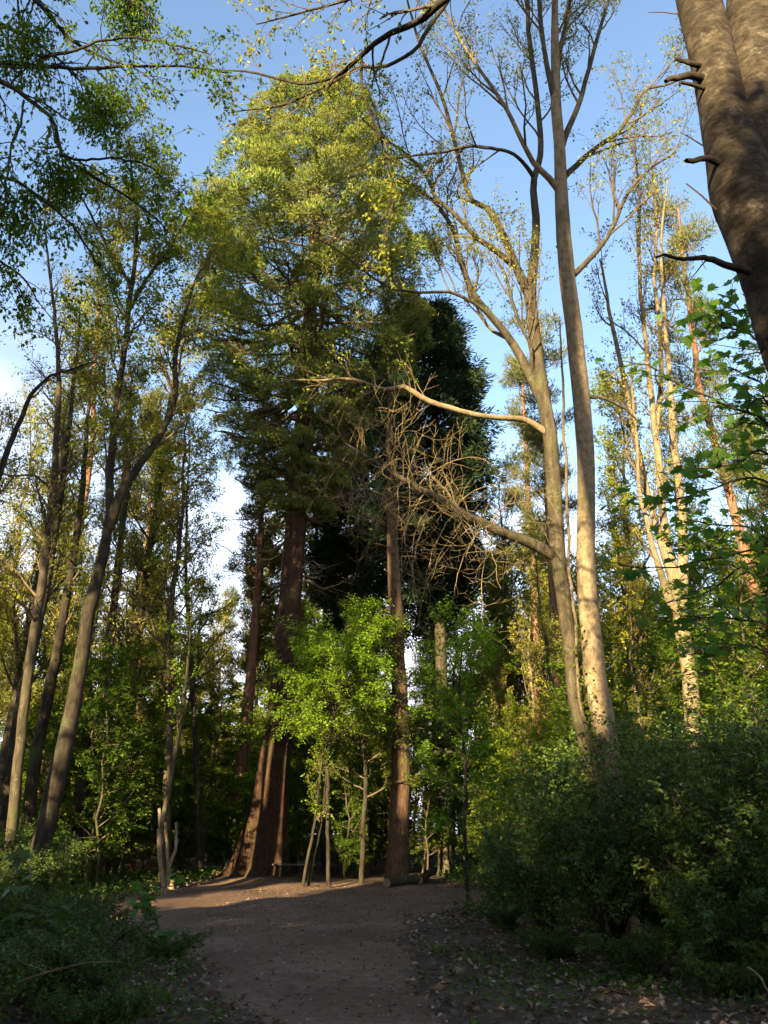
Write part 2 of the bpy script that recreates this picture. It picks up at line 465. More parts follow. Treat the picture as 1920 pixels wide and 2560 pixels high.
# ================================================================== GROUND
def grid_mesh(name, xs, ys, zoff, mat):
    a = Acc()
    X, Y = np.meshgrid(xs, ys)
    V = np.stack([X, Y, hgt(X, Y) + zoff], -1).reshape(-1, 3)
    n, m = len(xs), len(ys)
    i = np.arange(n * m).reshape(m, n)
    F = np.stack([i[:-1, :-1], i[:-1, 1:], i[1:, 1:], i[1:, :-1]], -1).reshape(-1, 4)
    a.add(V, F)
    return a.mesh(name, mat, smooth=True)

xs = np.concatenate([np.linspace(-900, -60, 12), np.linspace(-55, -22, 24), np.linspace(-20, 20, 121), np.linspace(22, 55, 24), np.linspace(60, 900, 12)])
ys = np.concatenate([np.linspace(-300, -20, 12), np.linspace(-18, 0, 24), np.linspace(.4, 42, 140), np.linspace(44, 110, 30), np.linspace(130, 1200, 12)])
part('ground', grid_mesh('ground', xs, ys, 0, 'forest_floor'))['kind'] = 'structure'

# the path: rows of (left, right) edges traced on the photograph's ground, widening to the clearing round the big tree
rows_px = [(2560, 610, 1120), (2500, 560, 1085), (2430, 500, 1050), (2370, 440, 1025), (2330, 390, 1020), (2300, 320, 1050), (2280, 240, 1110), (2262, 240, 1190), (2245, 330, 1240), (2230, 430, 1230), (2212, 520, 1120)]
rows = []
for py, l, r in rows_px:
    a = on_ground(l, py); b = on_ground(r, py); rows.append((a[1], a[0], b[0]))
rows = [(-12, -2.4, -.6), (-4, -1.9, .1), (3, -1.55, .55)] + rows
rows = np.array(rows)
SHIFT = 0.006
yy = np.concatenate([np.linspace(-12, 8, 30), np.linspace(8.4, rows[-1][0], 120)])
lx = np.interp(yy, rows[:, 0], rows[:, 1]); rx = np.interp(yy, rows[:, 0], rows[:, 2])
rngp = np.random.default_rng(5)
lx = lx + .10 * np.sin(yy * 2.3) + .06 * np.sin(yy * 5.7 + 1) + rngp.normal(0, .03, len(yy))
rx = rx + .10 * np.sin(yy * 1.9 + 2) + .06 * np.sin(yy * 6.3) + rngp.normal(0, .03, len(yy))
u = np.linspace(0, 1, 41)
PX = lx[:, None] * (1 - u) + rx[:, None] * u
PY = np.broadcast_to(yy[:, None], PX.shape)
edge = np.minimum(u, 1 - u)[None] * (rx - lx)[:, None]
PZ = hgt(PX, PY) + .012 - .03 * np.exp(-(edge / .06) ** 2)
a = Acc(); i = np.arange(PX.size).reshape(PX.shape)
a.add(np.stack([PX, PY, PZ], -1).reshape(-1, 3), np.stack([i[:-1, :-1], i[:-1, 1:], i[1:, 1:], i[1:, :-1]], -1).reshape(-1, 4))
part('path', a.mesh('path', 'path_earth', smooth=True))['kind'] = 'structure'

def path_dist(x, y):
    l = np.interp(y, yy, lx); r = np.interp(y, yy, rx)
    return np.maximum(l - x, x - r)          # negative inside

# ================================================================== THE GIANT REDWOOD
def conifer_foliage(rng, centers, radii, outward, n, L, W, squash=.75, upw=.55, lo=.35, nz=1.0, face=False):
    """Puffs of short sprays around branch ends."""
    M = len(centers)
    d = nrm(rng.normal(0, 1, (M, n, 3)))
    d[..., 2] = d[..., 2] * squash + .22
    rr = radii[:, None, None] * rng.uniform(lo, 1.0, (M, n, 1))
    p = centers[:, None] + d * rr
    A = d * .8 + outward[:, None] * .5 + rng.normal(0, .35, d.shape); A[..., 2] += upw
    Nn = d + rng.normal(0, nz, d.shape)
    if face: A = A - .75 * (A * nrm(d)).sum(-1, keepdims=True) * nrm(d)
    s = rng.uniform(.6, 1.3, M * n)
    return p.reshape(-1, 3), A.reshape(-1, 3), Nn.reshape(-1, 3), L * s, W * s

rng = np.random.default_rng(11)
SEQ_TR = [(637, 2214, 150), (645, 2175, 128), (655, 2120, 112), (664, 2060, 100), (674, 1989, 88), (689, 1874, 74), (703, 1758, 63), (713, 1638, 59), (722, 1533, 56), (731, 1427, 54), (739, 1322, 53), (749, 1195, 49), (758, 1090, 45), (766, 984, 39), (775, 800, 31), (785, 600, 22), (795, 400, 13), (800, 300, 5)]
SP, SR = trace(SEQ_TR, 32.0, 90, ground=True)
seq_base = np.array([SP[0][0], SP[0][1], float(hgt(SP[0][0], SP[0][1]))])
redwood = thing('giant_redwood', 'giant redwood with flared red-brown trunk and tall billowing sunlit crown beside the clearing', 'tree', seq_base)
# fluted trunk
a = Acc(); sides = 72; k = len(SP)
ang = np.linspace(0, 2 * pi, sides, endpoint=False)
hz = SP[:, 2] - SP[0, 2]
fl = (.16 * np.exp(-hz / 2.2) + .035)[:, None]
fl2 = (.10 * np.exp(-hz / 1.2))[:, None]
rad = SR[:, None] * (1 + fl * np.sin(7 * ang + .4 * np.sin(hz * .35)[:, None]) + fl * .6 * np.sin(11 * ang + 1.3 + .12 * hz[:, None]) + fl2 * np.sin(4 * ang + 2.2) + .012 * np.sin(29 * ang + hz[:, None] * .8) + rng.normal(0, .008, (k, sides)))
V = SP[:, None] + rad[..., None] * np.stack([np.cos(ang), np.sin(ang), 0 * ang], -1)
idx = np.arange(k * sides).reshape(k, sides); nx = np.roll(idx, -1, 1)
a.add(V.reshape(-1, 3), np.stack([idx[:-1], nx[:-1], nx[1:], idx[1:]], -1).reshape(-1, 4))
part('trunk', a.mesh('redwood_trunk', 'bark_redwood', seq_base, True), redwood)

# crown outline left and right of the trunk axis, from the photograph
prof_r = [(205, 820), (222, 876), (278, 925), (345, 975), (421, 1000), (519, 1022), (580, 1062), (642, 1080), (703, 1095), (800, 1085), (900, 1060), (1000, 1010), (1090, 960), (1200, 900), (1320, 830)]
prof_l = [(203, 785), (215, 745), (252, 705), (293, 665), (330, 610), (396, 590), (437, 612), (488, 565), (539, 505), (611, 480), (700, 450), (800, 452), (900, 465), (1000, 500), (1090, 545), (1200, 590), (1320, 660)]
def prof(pr):
    z = [at(800, py, 32)[2] for py, _ in pr]; w = [abs(at(px, py, 32)[0] - np.interp(at(px, py, 32)[2], SP[:, 2], SP[:, 0])) for py, px in pr]
    o = np.argsort(z); return np.array(z)[o], np.array(w)[o]
zr, wr = prof(prof_r); zl, wl_ = prof(prof_l)
ztop = at(800, 262, 32)[2]; zlow = min(zr[0], zl[0])
NB = 300
zb = zlow + (ztop - zlow) * np.sort(rng.uniform(0, 1, NB)) ** .88
az = rng.uniform(0, 2 * pi, NB)
Rr = np.interp(zb, zr, wr); Rl = np.interp(zb, zl, wl_)
c01 = .5 + .5 * np.cos(az)
Rz = (Rl * (1 - c01) + Rr * c01) * rng.uniform(.78, 1.0, NB)
ax0 = np.stack([np.interp(zb, SP[:, 2], SP[:, 0]), np.interp(zb, SP[:, 2], SP[:, 1]), zb], -1)
outw = np.stack([np.cos(az), np.sin(az), 0 * az], -1)
kb = 8
tt = np.linspace(0, 1, kb)
drop = -.10 * Rz
BP = ax0[:, None] + outw[:, None] * (Rz[:, None] * tt)[..., None]
BP[..., 2] += (drop[:, None] * np.sin(tt * pi * .9) + .10 * Rz[:, None] * tt ** 3 - .35 * Rz[:, None] * tt * np.linspace(.6, 0, NB)[:, None])
BP[:, 1:] += rng.normal(0, .10, (NB, kb - 1, 3))
BR = np.interp(zb, SP[:, 2], SR)[:, None] * .22 * np.linspace(1, .15, kb)[None] + .012
a = Acc(); a.tubes(BP, BR, 5)
SB, SBR = spawn(rng, BP, BR, 5, .3, .95, Rz * .33, (.5, 1.1), .1, .15, 5, .6, .3)
a.tubes(SB, SBR, 3)
# lower, thin, drooping bare branches
LZ = rng.uniform(at(800, 1480, 32)[2], at(800, 1010, 32)[2], 46)
laz = rng.uniform(0, 2 * pi, 46); LR = rng.uniform(1.2, 3.8, 46)
lax = np.stack([np.interp(LZ, SP[:, 2], SP[:, 0]), np.interp(LZ, SP[:, 2], SP[:, 1]), LZ], -1)
lo = np.stack([np.cos(laz), np.sin(laz), 0 * laz], -1)
LP = lax[:, None] + lo[:, None] * (LR[:, None] * tt)[..., None]
LP[..., 2] += -.30 * LR[:, None] * np.sin(tt * 2.2)
LP[:, 1:] += rng.normal(0, .06, (46, kb - 1, 3))
LRr = .045 * np.linspace(1, .3, kb)[None] * np.ones((46, 1))
a.tubes(LP, LRr, 4)
LT, LTR = spawn(rng, LP, LRr, 7, .25, 1, LR * .35, (.5, 1.2), -.1, .2, 6, .5, .4, rmin=.008)
a.tubes(LT, LTR, 3)
part('branches', a.mesh('redwood_branches', 'bark_twig', seq_base, True), redwood, 'stuff')
# foliage: an inner mass, and rounded billows of fine sprays standing out from it
def billow(seed, n=3000, L=.17, W=.042):
    rng = np.random.default_rng(seed)
    d = nrm(rng.normal(0, 1, (n, 3))); d = d[d[:, 2] > -.55 + .3 * rng.uniform(0, 1, n)]
    ph = rng.uniform(0, 6.28, 6)
    rr = 1 + .16 * np.sin(3.1 * d[:, 0] * 2 + ph[0]) * np.sin(5 * d[:, 1] + ph[1]) + .14 * np.sin(7 * d[:, 0] + ph[2]) * np.sin(6 * d[:, 2] + ph[3]) + rng.normal(0, .04, len(d))
    p = d * (rr * rng.uniform(.86, 1.0, len(d)))[:, None]; p[:, 2] *= .8
    A = d * .55 + rng.normal(0, .45, d.shape); A[:, 2] += .55
    Nn = d + rng.normal(0, .45, d.shape)
    s = rng.uniform(.6, 1.35, len(d)); a = Acc(); a.leaves(p, A, Nn, L * s, W * s, .1)
    return a.mesh('redwood_billow', 'leaf_redwood')
BILL = [billow(600 + q) for q in range(6)]
cands = 4200
zp = zlow + .4 + (ztop - zlow - .3) * rng.uniform(0, 1, cands) ** .9
azp = rng.uniform(0, 2 * pi, cands); c01 = .5 + .5 * np.cos(azp)
Re = np.interp(zp, zl, wl_) * (1 - c01) + np.interp(zp, zr, wr) * c01
rp = np.clip(Re * .22, .6, 1.15) * rng.uniform(.65, 1.3, cands)
Rp = np.maximum(Re - rp * rng.uniform(.7, 1.5, cands), .05)
cpt = np.stack([np.interp(zp, SP[:, 2], SP[:, 0]) + np.cos(azp) * Rp, np.interp(zp, SP[:, 2], SP[:, 1]) + np.sin(azp) * Rp, zp], -1)
lowdrop = rng.uniform(0, 1, cands) < np.interp(zp, [zlow, zlow + 5, zlow + 9, zlow + 13], [.10, .28, .6, 1.0])
sel = []
for q in range(cands):
    if len(sel) >= 300: break
    if not lowdrop[q]: continue
    if sel and np.min(np.linalg.norm(cpt[sel] - cpt[q], axis=1) / (rp[sel] + rp[q])) < .80: continue
    sel.append(q)
a = Acc()
keep = np.linspace(0, 1, NB) > .1
j = rng.uniform(.35, .8, (NB, 3)) * (kb - 1)
inner = np.concatenate([BP[np.arange(NB), j[:, q].astype(int)] for q in range(3)]) + rng.normal(0, .2, (NB * 3, 3))
a.leaves(*conifer_foliage(rng, inner, rng.uniform(.3, .6, len(inner)), np.tile(outw, (3, 1)), 16, .22, .05, lo=.3))
tip = SB[:, -1]; keep = rng.uniform(0, 1, len(tip)) < .15
a.leaves(*conifer_foliage(rng, tip[keep], rng.uniform(.25, .45, keep.sum()), np.repeat(outw, 5, 0)[keep], 50, .18, .04, lo=.4))
crown = part('crown', a.mesh('redwood_crown', 'leaf_redwood', seq_base), redwood)
for q in sel:
    o = part('foliage_billow', BILL[rng.integers(0, 6)], crown, loc=tuple(cpt[q] - seq_base))
    o.rotation_euler = (rng.normal(0, .25), rng.normal(0, .25), rng.uniform(0, 6.28)); o.scale = (rp[q] * rng.uniform(.9, 1.2), rp[q] * rng.uniform(.9, 1.2), rp[q] * rng.uniform(.8, 1.05))

# ================================================================== DARK CONIFER behind the redwood, to its right
rng = np.random.default_rng(12)
Yd = 37.0
DT = [(1112, 2150, 36), (1112, 2060, 33), (1110, 1900, 31), (1105, 1700, 30), (1098, 1500, 28), (1092, 1300, 26), (1088, 1100, 22), (1085, 900, 12), (1084, 770, 3)]
DP, DR = trace(DT, Yd, 50, ground=True, rng=rng, wob=.015)
db = np.array([DP[0][0], DP[0][1], float(hgt(DP[0][0], DP[0][1]))])
dark = thing('dark_conifer', 'dense dark green conifer in shade behind the giant redwood with a mottled trunk', 'tree', db)
a = Acc(); a.tubes(DP, DR, 16, .03, rng); part('trunk', a.mesh('dark_conifer_trunk', 'bark_grey', db, True), dark)
NB2 = 320
z0, z1 = at(1085, 1520, Yd)[2], DP[-1, 2]
zb2 = z0 + (z1 - z0) * np.sort(rng.uniform(0, 1, NB2)) ** .9
tz = (zb2 - z0) / (z1 - z0)
R2 = np.interp(tz, [0, .15, .4, .7, .9, 1], [1.0, 2.0, 2.6, 2.4, 1.6, .5]) * rng.uniform(.7, 1.08, NB2)
az2 = rng.uniform(0, 2 * pi, NB2); R2 = R2 * (1.55 - .52 * np.cos(az2)); ow2 = np.stack([np.cos(az2), np.sin(az2), 0 * az2], -1)
ax2 = np.stack([np.interp(zb2, DP[:, 2], DP[:, 0]), np.interp(zb2, DP[:, 2], DP[:, 1]), zb2], -1)
BP2 = ax2[:, None] + ow2[:, None] * (R2[:, None] * tt)[..., None]
BP2[..., 2] += -.30 * R2[:, None] * tt ** 1.5
BP2[:, 1:] += rng.normal(0, .07, (NB2, kb - 1, 3))
BR2 = .05 * np.linspace(1, .2, kb)[None] * np.ones((NB2, 1))
a = Acc(); a.tubes(BP2, BR2, 4); part('branches', a.mesh('dark_conifer_branches', 'bark_dark', db, True), dark, 'stuff')
c2 = np.concatenate([(BP2[:, 3] + BP2[:, 4]) / 2, BP2[:, 5], BP2[:, 6], BP2[:, 7]]) + rng.normal(0, .18, (NB2 * 4, 3))
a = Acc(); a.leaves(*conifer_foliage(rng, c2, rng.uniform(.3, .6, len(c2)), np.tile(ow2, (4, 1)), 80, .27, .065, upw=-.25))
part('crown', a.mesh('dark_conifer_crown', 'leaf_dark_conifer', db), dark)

d2 = np.array([-.9, 40.0, float(hgt(-.9, 40.0))])
place([(o.name.split('.')[0], o.data, o.get('kind')) for o in dark.children], 'dark_conifer', 'second dark conifer standing further back between the redwood and the first dark conifer', 'tree', d2, 2.2, .93)

# ================================================================== TWIN-STEMMED TREE
rng = np.random.default_rng(21)
Yt = 16.0
T1 = [(1530, 2010, 64), (1510, 1816, 58), (1487, 1720, 59), (1478, 1641, 56), (1466, 1497, 49), (1460, 1380, 46), (1460, 1265, 44), (1460, 1149, 43), (1452, 1034, 43), (1434, 860, 41), (1420, 740, 40), (1410, 640, 38), (1403, 521, 34), (1397, 376, 28), (1388, 249, 26), (1386, 160, 22), (1384, 60, 18), (1382, -80, 14), (1380, -300, 9), (1384, -600, 4)]
T2 = [(1500, 1980, 36), (1440, 1760, 32), (1429, 1641, 32), (1417, 1525, 35), (1400, 1381, 38), (1388, 1207, 37), (1377, 1091, 35), (1353, 947, 33), (1340, 860, 31), (1327, 741, 27), (1336, 637, 22), (1339, 550, 20), (1331, 463, 17), (1350, 380, 15), (1340, 260, 13), (1322, 116, 12), (1316, 0, 10), (1310, -200, 7), (1306, -450, 3)]
P1, R1 = trace(T1, Yt, 80, ground=True, rng=rng, wob=.006)
P2, R2t = trace(T2, Yt + .25, 80, ground=True, rng=rng, wob=.006)
tb = np.array([P1[0][0], P1[0][1], float(hgt(P1[0][0], P1[0][1]))])
twin = thing('twin_stemmed_tree', 'tall twin-stemmed tree with smooth sunlit bark and spreading bare limbs behind the shrubs', 'tree', tb)
a = Acc(); a.tubes(P1, R1, 28, .014, rng)
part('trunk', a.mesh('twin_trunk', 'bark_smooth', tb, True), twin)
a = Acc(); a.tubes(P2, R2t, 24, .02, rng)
part('trunk', a.mesh('twin_trunk', 'bark_grey', tb, True), twin)  # shade on this stem painted in with a darker bark than its twin
# traced limbs: (points, y at root, drift of y towards the tip)
LIMBS = [
 ([(1365, 1075, 15), (1307, 1039, 14), (1238, 1039, 14), (1151, 1025, 14), (1064, 999, 14), (1006, 966, 13), (960, 972, 10), (870, 947, 8), (790, 952, 5), (700, 948, 3)], Yt, -.8),
 ([(1385, 1395, 26), (1307, 1355, 24), (1238, 1323, 23), (1162, 1291, 21), (1093, 1248, 18), (1018, 1207, 15), (940, 1160, 11), (860, 1108, 6)], Yt, -1.0),
 ([(1345, 975, 24), (1320, 930, 22), (1284, 860, 20), (1238, 804, 18), (1203, 764, 17), (1174, 712, 15), (1145, 625, 13), (1134, 584, 12), (1099, 521, 9), (1060, 480, 7), (1000, 440, 4)], Yt, 1.0),
 ([(1330, 735, 20), (1284, 637, 18), (1249, 561, 16), (1215, 515, 15), (1174, 492, 13), (1139, 370, 11), (1105, 243, 9), (1053, 116, 7), (1020, 0, 5), (1000, -120, 3)], Yt, .6),
 ([(1300, 672, 14), (1240, 625, 13), (1191, 590, 12), (1139, 538, 11), (1087, 492, 10), (1058, 428, 8), (1012, 382, 7), (960, 347, 5), (900, 290, 3)], Yt, -1.0),
 ([(1425, 700, 14), (1498, 625, 12), (1539, 556, 10), (1568, 486, 8), (1614, 428, 6), (1690, 380, 4)], Yt, -1.2),
 ([(1410, 390, 15), (1440, 289, 13), (1469, 191, 11), (1498, 75, 9), (1521, 0, 7), (1550, -120, 4)], Yt, .8),
 ([(1412, 460, 14), (1481, 376, 12), (1544, 330, 10), (1585, 272, 8), (1614, 226, 7), (1672, 214, 5), (1720, 190, 3)], Yt, -.6),
 ([(1395, 480, 16), (1370, 445, 14), (1330, 405, 13), (1307, 359, 12), (1272, 284, 11), (1220, 200, 9), (1160, 110, 7), (1110, 20, 5), (1080, -60, 3)], Yt, -1.5),
 ([(1335, 420, 9), (1307, 388, 8), (1261, 376, 8), (1174, 367, 8), (1076, 385, 6), (960, 399, 3)], Yt, -1.6),
 ([(1386, 200, 14), (1400, 120, 12), (1418, 40, 11), (1424, -60, 9), (1440, -200, 5)], Yt, .5),
 ([(1388, 240, 14), (1370, 170, 13), (1352, 60, 11), (1345, -40, 9), (1335, -200, 5)], Yt, -.5),
 ([(1350, 935, 10), (1330, 870, 9), (1302, 822, 8), (1280, 760, 8), (1262, 690, 6), (1240, 640, 3)], Yt, -.5),
 ([(1262, 648, 12), (1200, 745, 8), (1150, 733, 7), (1100, 728, 7), (1060, 730, 6), (960, 720, 5), (900, 690, 5), (850, 640, 4), (790, 590, 3)], Yt, -1.6),
 ([(1460, 970, 9), (1520, 1000, 8), (1560, 1020, 6), (1600, 1060, 4)], Yt, .6),
]
LIMBS[13] = ([(1290, 870, 13), (1260, 830, 11), (1225, 790, 10), (1180, 755, 9), (1125, 732, 8), (1090, 731, 8), (1010, 728, 6), (950, 705, 6), (890, 660, 5), (850, 630, 4), (780, 590, 3)], Yt + .1, -1.6)
limbP, limbR = [], []
for q, (pts, y0, dy) in enumerate(LIMBS):
    p, r = trace(pts, y0, 28, rng=rng, wob=.008, dy=dy)
    p, r = snap(p, r, P1, P2, *limbP)
    limbP.append(p); limbR.append(r)
    a = Acc(); a.tubes(p, r, 10, .03, rng)
    part('limb', a.mesh('twin_limb', 'bark_smooth' if q in (0, 8) else 'bark_grey', tb, True), twin)  # sunlit limbs painted in the paler bark, shaded ones in the darker
LPp, LRr2 = np.array(limbP), np.array(limbR)
# finer growth
up_i = [2, 3, 4, 5, 6, 7, 8, 9, 10, 11, 12, 13]
LU, RU = LPp[up_i], LRr2[up_i]
stem = np.stack([resample(P1[46:], R1[46:], 28)[0], resample(P2[44:], R2t[44:], 28)[0]]); stemR = np.stack([resample(P1[46:], R1[46:], 28)[1], resample(P2[44:], R2t[44:], 28)[1]])
B1, B1R = spawn(rng, LU, RU, 10, .2, .98, 2.2, (.4, .9), .32, .11, 9, .55, .3, .35)
B0, B0R = spawn(rng, stem, stemR, 22, .05, .98, 3.0, (.35, .8), .40, .10, 9, .4, .3, .3)
B1 = np.concatenate([B1, B0]); B1R = np.concatenate([B1R, B0R])
B2, B2R = spawn(rng, B1, B1R, 6, .25, 1, .95, (.4, .9), .22, .13, 6, .6, .4, .4, rmin=.005)
B3, B3R = spawn(rng, B2, B2R, 4, .3, 1, .45, (.4, 1.0), .15, .15, 4, .6, .5, .3, rmin=.0035)
a = Acc(); a.tubes(B1, B1R, 5); a.tubes(B2, B2R, 4); a.tubes(B3, B3R, 3)
part('twigs', a.mesh('twin_twigs', 'bark_twig', tb, True), twin, 'stuff')
a = Acc(); leaf_on(rng, a, B3, 5, .062, .045, .35); leaf_on(rng, a, B2, 3, .06, .042, .5)
part('crown', a.mesh('twin_crown', 'leaf_spring', tb), twin)
# drooping twigs hanging from the two low limbs, sunlight painted into their colour
Lw, Rw = LPp[[1]], LRr2[[1]]
H1, H1R = spawn(rng, Lw, Rw, 40, .25, .98, 2.5, (.8, 1.6), -.1, .14, 14, .13, .35, .2, sag=.13, rmin=.005)
H1b, H1bR = spawn(rng, Lw, Rw, 20, .35, .95, 1.3, (.7, 1.4), .45, .17, 10, .15, .35, .2, sag=-.03, rmin=.005)
H0, H0R = spawn(rng, LPp[[0]], LRr2[[0]], 22, .45, 1.0, 1.0, (.4, 1.1), .05, .14, 10, .18, .35, .2, rmin=.005)
H2, H2R = spawn(rng, H1, H1R, 7, .25, 1, .75, (.4, 1.2), .10, .16, 9, .65, .4, .2, sag=-.06, rmin=.0045)
H3, H3R = spawn(rng, H1b, H1bR, 6, .25, 1, .7, (.4, 1.2), .15, .16, 8, .65, .4, .2, rmin=.0045)
H4, H4R = spawn(rng, H0, H0R, 4, .3, 1, .5, (.4, 1.0), .1, .15, 6, .6, .4, .2, rmin=.005)
H5, H5R = spawn(rng, H2, H2R, 3, .3, 1, .35, (.4, 1.1), .2, .18, 6, .65, .5, .2, sag=-.05, rmin=.0035)
a = Acc()
for p, r, s in ((H1, H1R, 6), (H1b, H1bR, 6), (H0, H0R, 5), (H2, H2R, 4), (H3, H3R, 4), (H4, H4R, 3), (H5, H5R, 3)): a.tubes(p, r, s)
part('twig_tangle', a.mesh('twin_tangle', 'bark_sunlit_twig', tb, True), twin, 'stuff', label='tangle of curving dead twigs painted sunlit gold hanging from the low limb')
a = Acc(); leaf_on(rng, a, H4, 3, .07, .05, .4)
part('leaf_sprays', a.mesh('twin_sprays', 'leaf_fresh', tb), twin)
# ivy vine climbing between the stems
vp, vr = trace([(1500, 2010, 9), (1463, 1820, 8), (1446, 1720, 8), (1437, 1554, 8), (1423, 1410, 8), (1414, 1265, 8), (1408, 1034, 7), (1402, 900, 5), (1398, 800, 4)], Yt - .28, 60, ground=True, rng=rng, wob=.012)
vb = np.array([vp[0][0], vp[0][1], float(hgt(vp[0][0], vp[0][1]))])
vine = thing('climbing_vine', 'thin pale woody vine climbing up between the two stems of the twin tree', 'vine', vb)
a = Acc(); a.tubes(vp, vr, 7, .06, rng); part('stem', a.mesh('vine_stem', 'bark_twig', vb, True), vine)
vt, vtr = spawn(rng, vp[None], vr[None], 26, .02, .45, .35, (.6, 1.3), .2, .2, 5, .4, .5, .3, rmin=.003)
a = Acc(); a.tubes(vt, vtr, 3); part('twigs', a.mesh('vine_twigs', 'bark_twig', vb, True), vine, 'stuff')
a = Acc(); leaf_on(rng, a, vt, 9, .07, .06, .1); part('leaves', a.mesh('vine_leaves', 'leaf_under', vb), vine)

# ================================================================== NEAR FORKED TRUNK on the right
rng = np.random.default_rng(31)
Yn = 4.6
NL = [(2055, 1010, 170), (1990, 860, 168), (1948, 720, 168), (1905, 600, 166), (1866, 500, 166), (1852, 440, 158), (1830, 360, 132), (1806, 270, 112), (1783, 150, 106), (1760, 50, 103), (1738, -40, 100), (1715, -200, 92), (1700, -450, 74), (1690, -800, 40)]
NR = [(2060, 1010, 172), (1998, 860, 168), (1965, 720, 170), (1938, 600, 170), (1912, 480, 165), (1902, 370, 150), (1893, 250, 134), (1884, 120, 122), (1880, 0, 116), (1878, -200, 104), (1886, -450, 84), (1900, -800, 44)]
PL, RL = trace(NL, Yn, 110, ground=True); PRr, RRr = trace(NR, Yn + .06, 110, ground=True)
nb = np.array([PL[0][0], PL[0][1], 0.0]); nb[2] = float(hgt(nb[0], nb[1]))
near = thing('forked_tree', 'thick forked trunk with lichen-mottled ringed bark and snapped branch stubs', 'tree', nb)
a = Acc(); a.tubes(PL, RL, 56, .022, rng); part('trunk', a.mesh('forked_trunk', 'bark_cherry', nb, True), near)
a = Acc(); a.tubes(PRr, RRr, 56, .022, rng); part('trunk', a.mesh('forked_trunk', 'bark_cherry', nb, True), near)
for pts, dy in (([(1740, 180, 22), (1712, 188, 18), (1680, 196, 14), (1664, 203, 10)], -.05), ([(1738, 155, 14), (1712, 155, 11), (1688, 148, 8)], .05), ([(1738, 215, 10), (1710, 209, 8), (1700, 214, 6)], -.1), ([(1800, 404, 20), (1770, 398, 18), (1740, 400, 14), (1716, 402, 11)], -.1)):
    p, r = trace(pts, Yn - .12, 14, rng=rng, wob=.004, dy=dy); p, r = snap(p, r, PL, PRr)
    a = Acc(); a.tubes(p, r, 9, .06, rng); part('branch_stub', a.mesh('forked_stub', 'bark_dark', nb, True), near)
p, r = trace([(1850, 690, 24), (1815, 668, 16), (1775, 648, 14), (1745, 648, 12), (1700, 651, 9), (1640, 643, 6)], Yn - .1, 20, rng=rng, wob=.006, dy=-.25); p, r = snap(p, r, PL, PRr)
a = Acc(); a.tubes(p, r, 9, .06, rng)
q, qr = spawn(rng, p[None], r[None], 7, .2, 1, .22, (.5, 1.2), .1, .2, 5, .5, .4, rmin=.0025); a.tubes(q, qr, 4)
part('dead_branch', a.mesh('forked_dead_branch', 'bark_dark', nb, True), near)
# small shoots with leaves on the trunk's left edge
sh, shr = spawn(rng, PL[None, 40:95], RL[None, 40:95], 16, .05, .9, .5, (1.0, 1.5), .1, .2, 5, .05, .5, rmin=.003)
a = Acc(); a.tubes(sh, shr, 3); part('shoots', a.mesh('forked_shoots', 'bark_twig', nb, True), near, 'stuff')
# its crown, high above the picture
U1, U1R = spawn(rng, np.stack([PL[-30:], PRr[-30:]]), np.stack([RL[-30:], RRr[-30:]]), 12, .3, 1, 3.2, (.5, 1.1), .25, .12, 9, .5, .3, .3)
U2, U2R = spawn(rng, U1, U1R, 9, .2, 1, 1.3, (.5, 1.1), .1, .15, 6, .5, .4, .3, rmin=.005)
U3, U3R = spawn(rng, U2, U2R, 4, .3, 1, .5, (.5, 1.1), .0, .15, 4, .5, .4, .3, rmin=.003)
a = Acc(); a.tubes(U1, U1R, 6); a.tubes(U2, U2R, 4); a.tubes(U3, U3R, 3); part('branches', a.mesh('forked_branches', 'bark_dark', nb, True), near, 'stuff')
a = Acc(); leaf_on(rng, a, U3, 6, .075, .05, .2); part('crown', a.mesh('forked_crown', 'leaf_spring', nb), near)

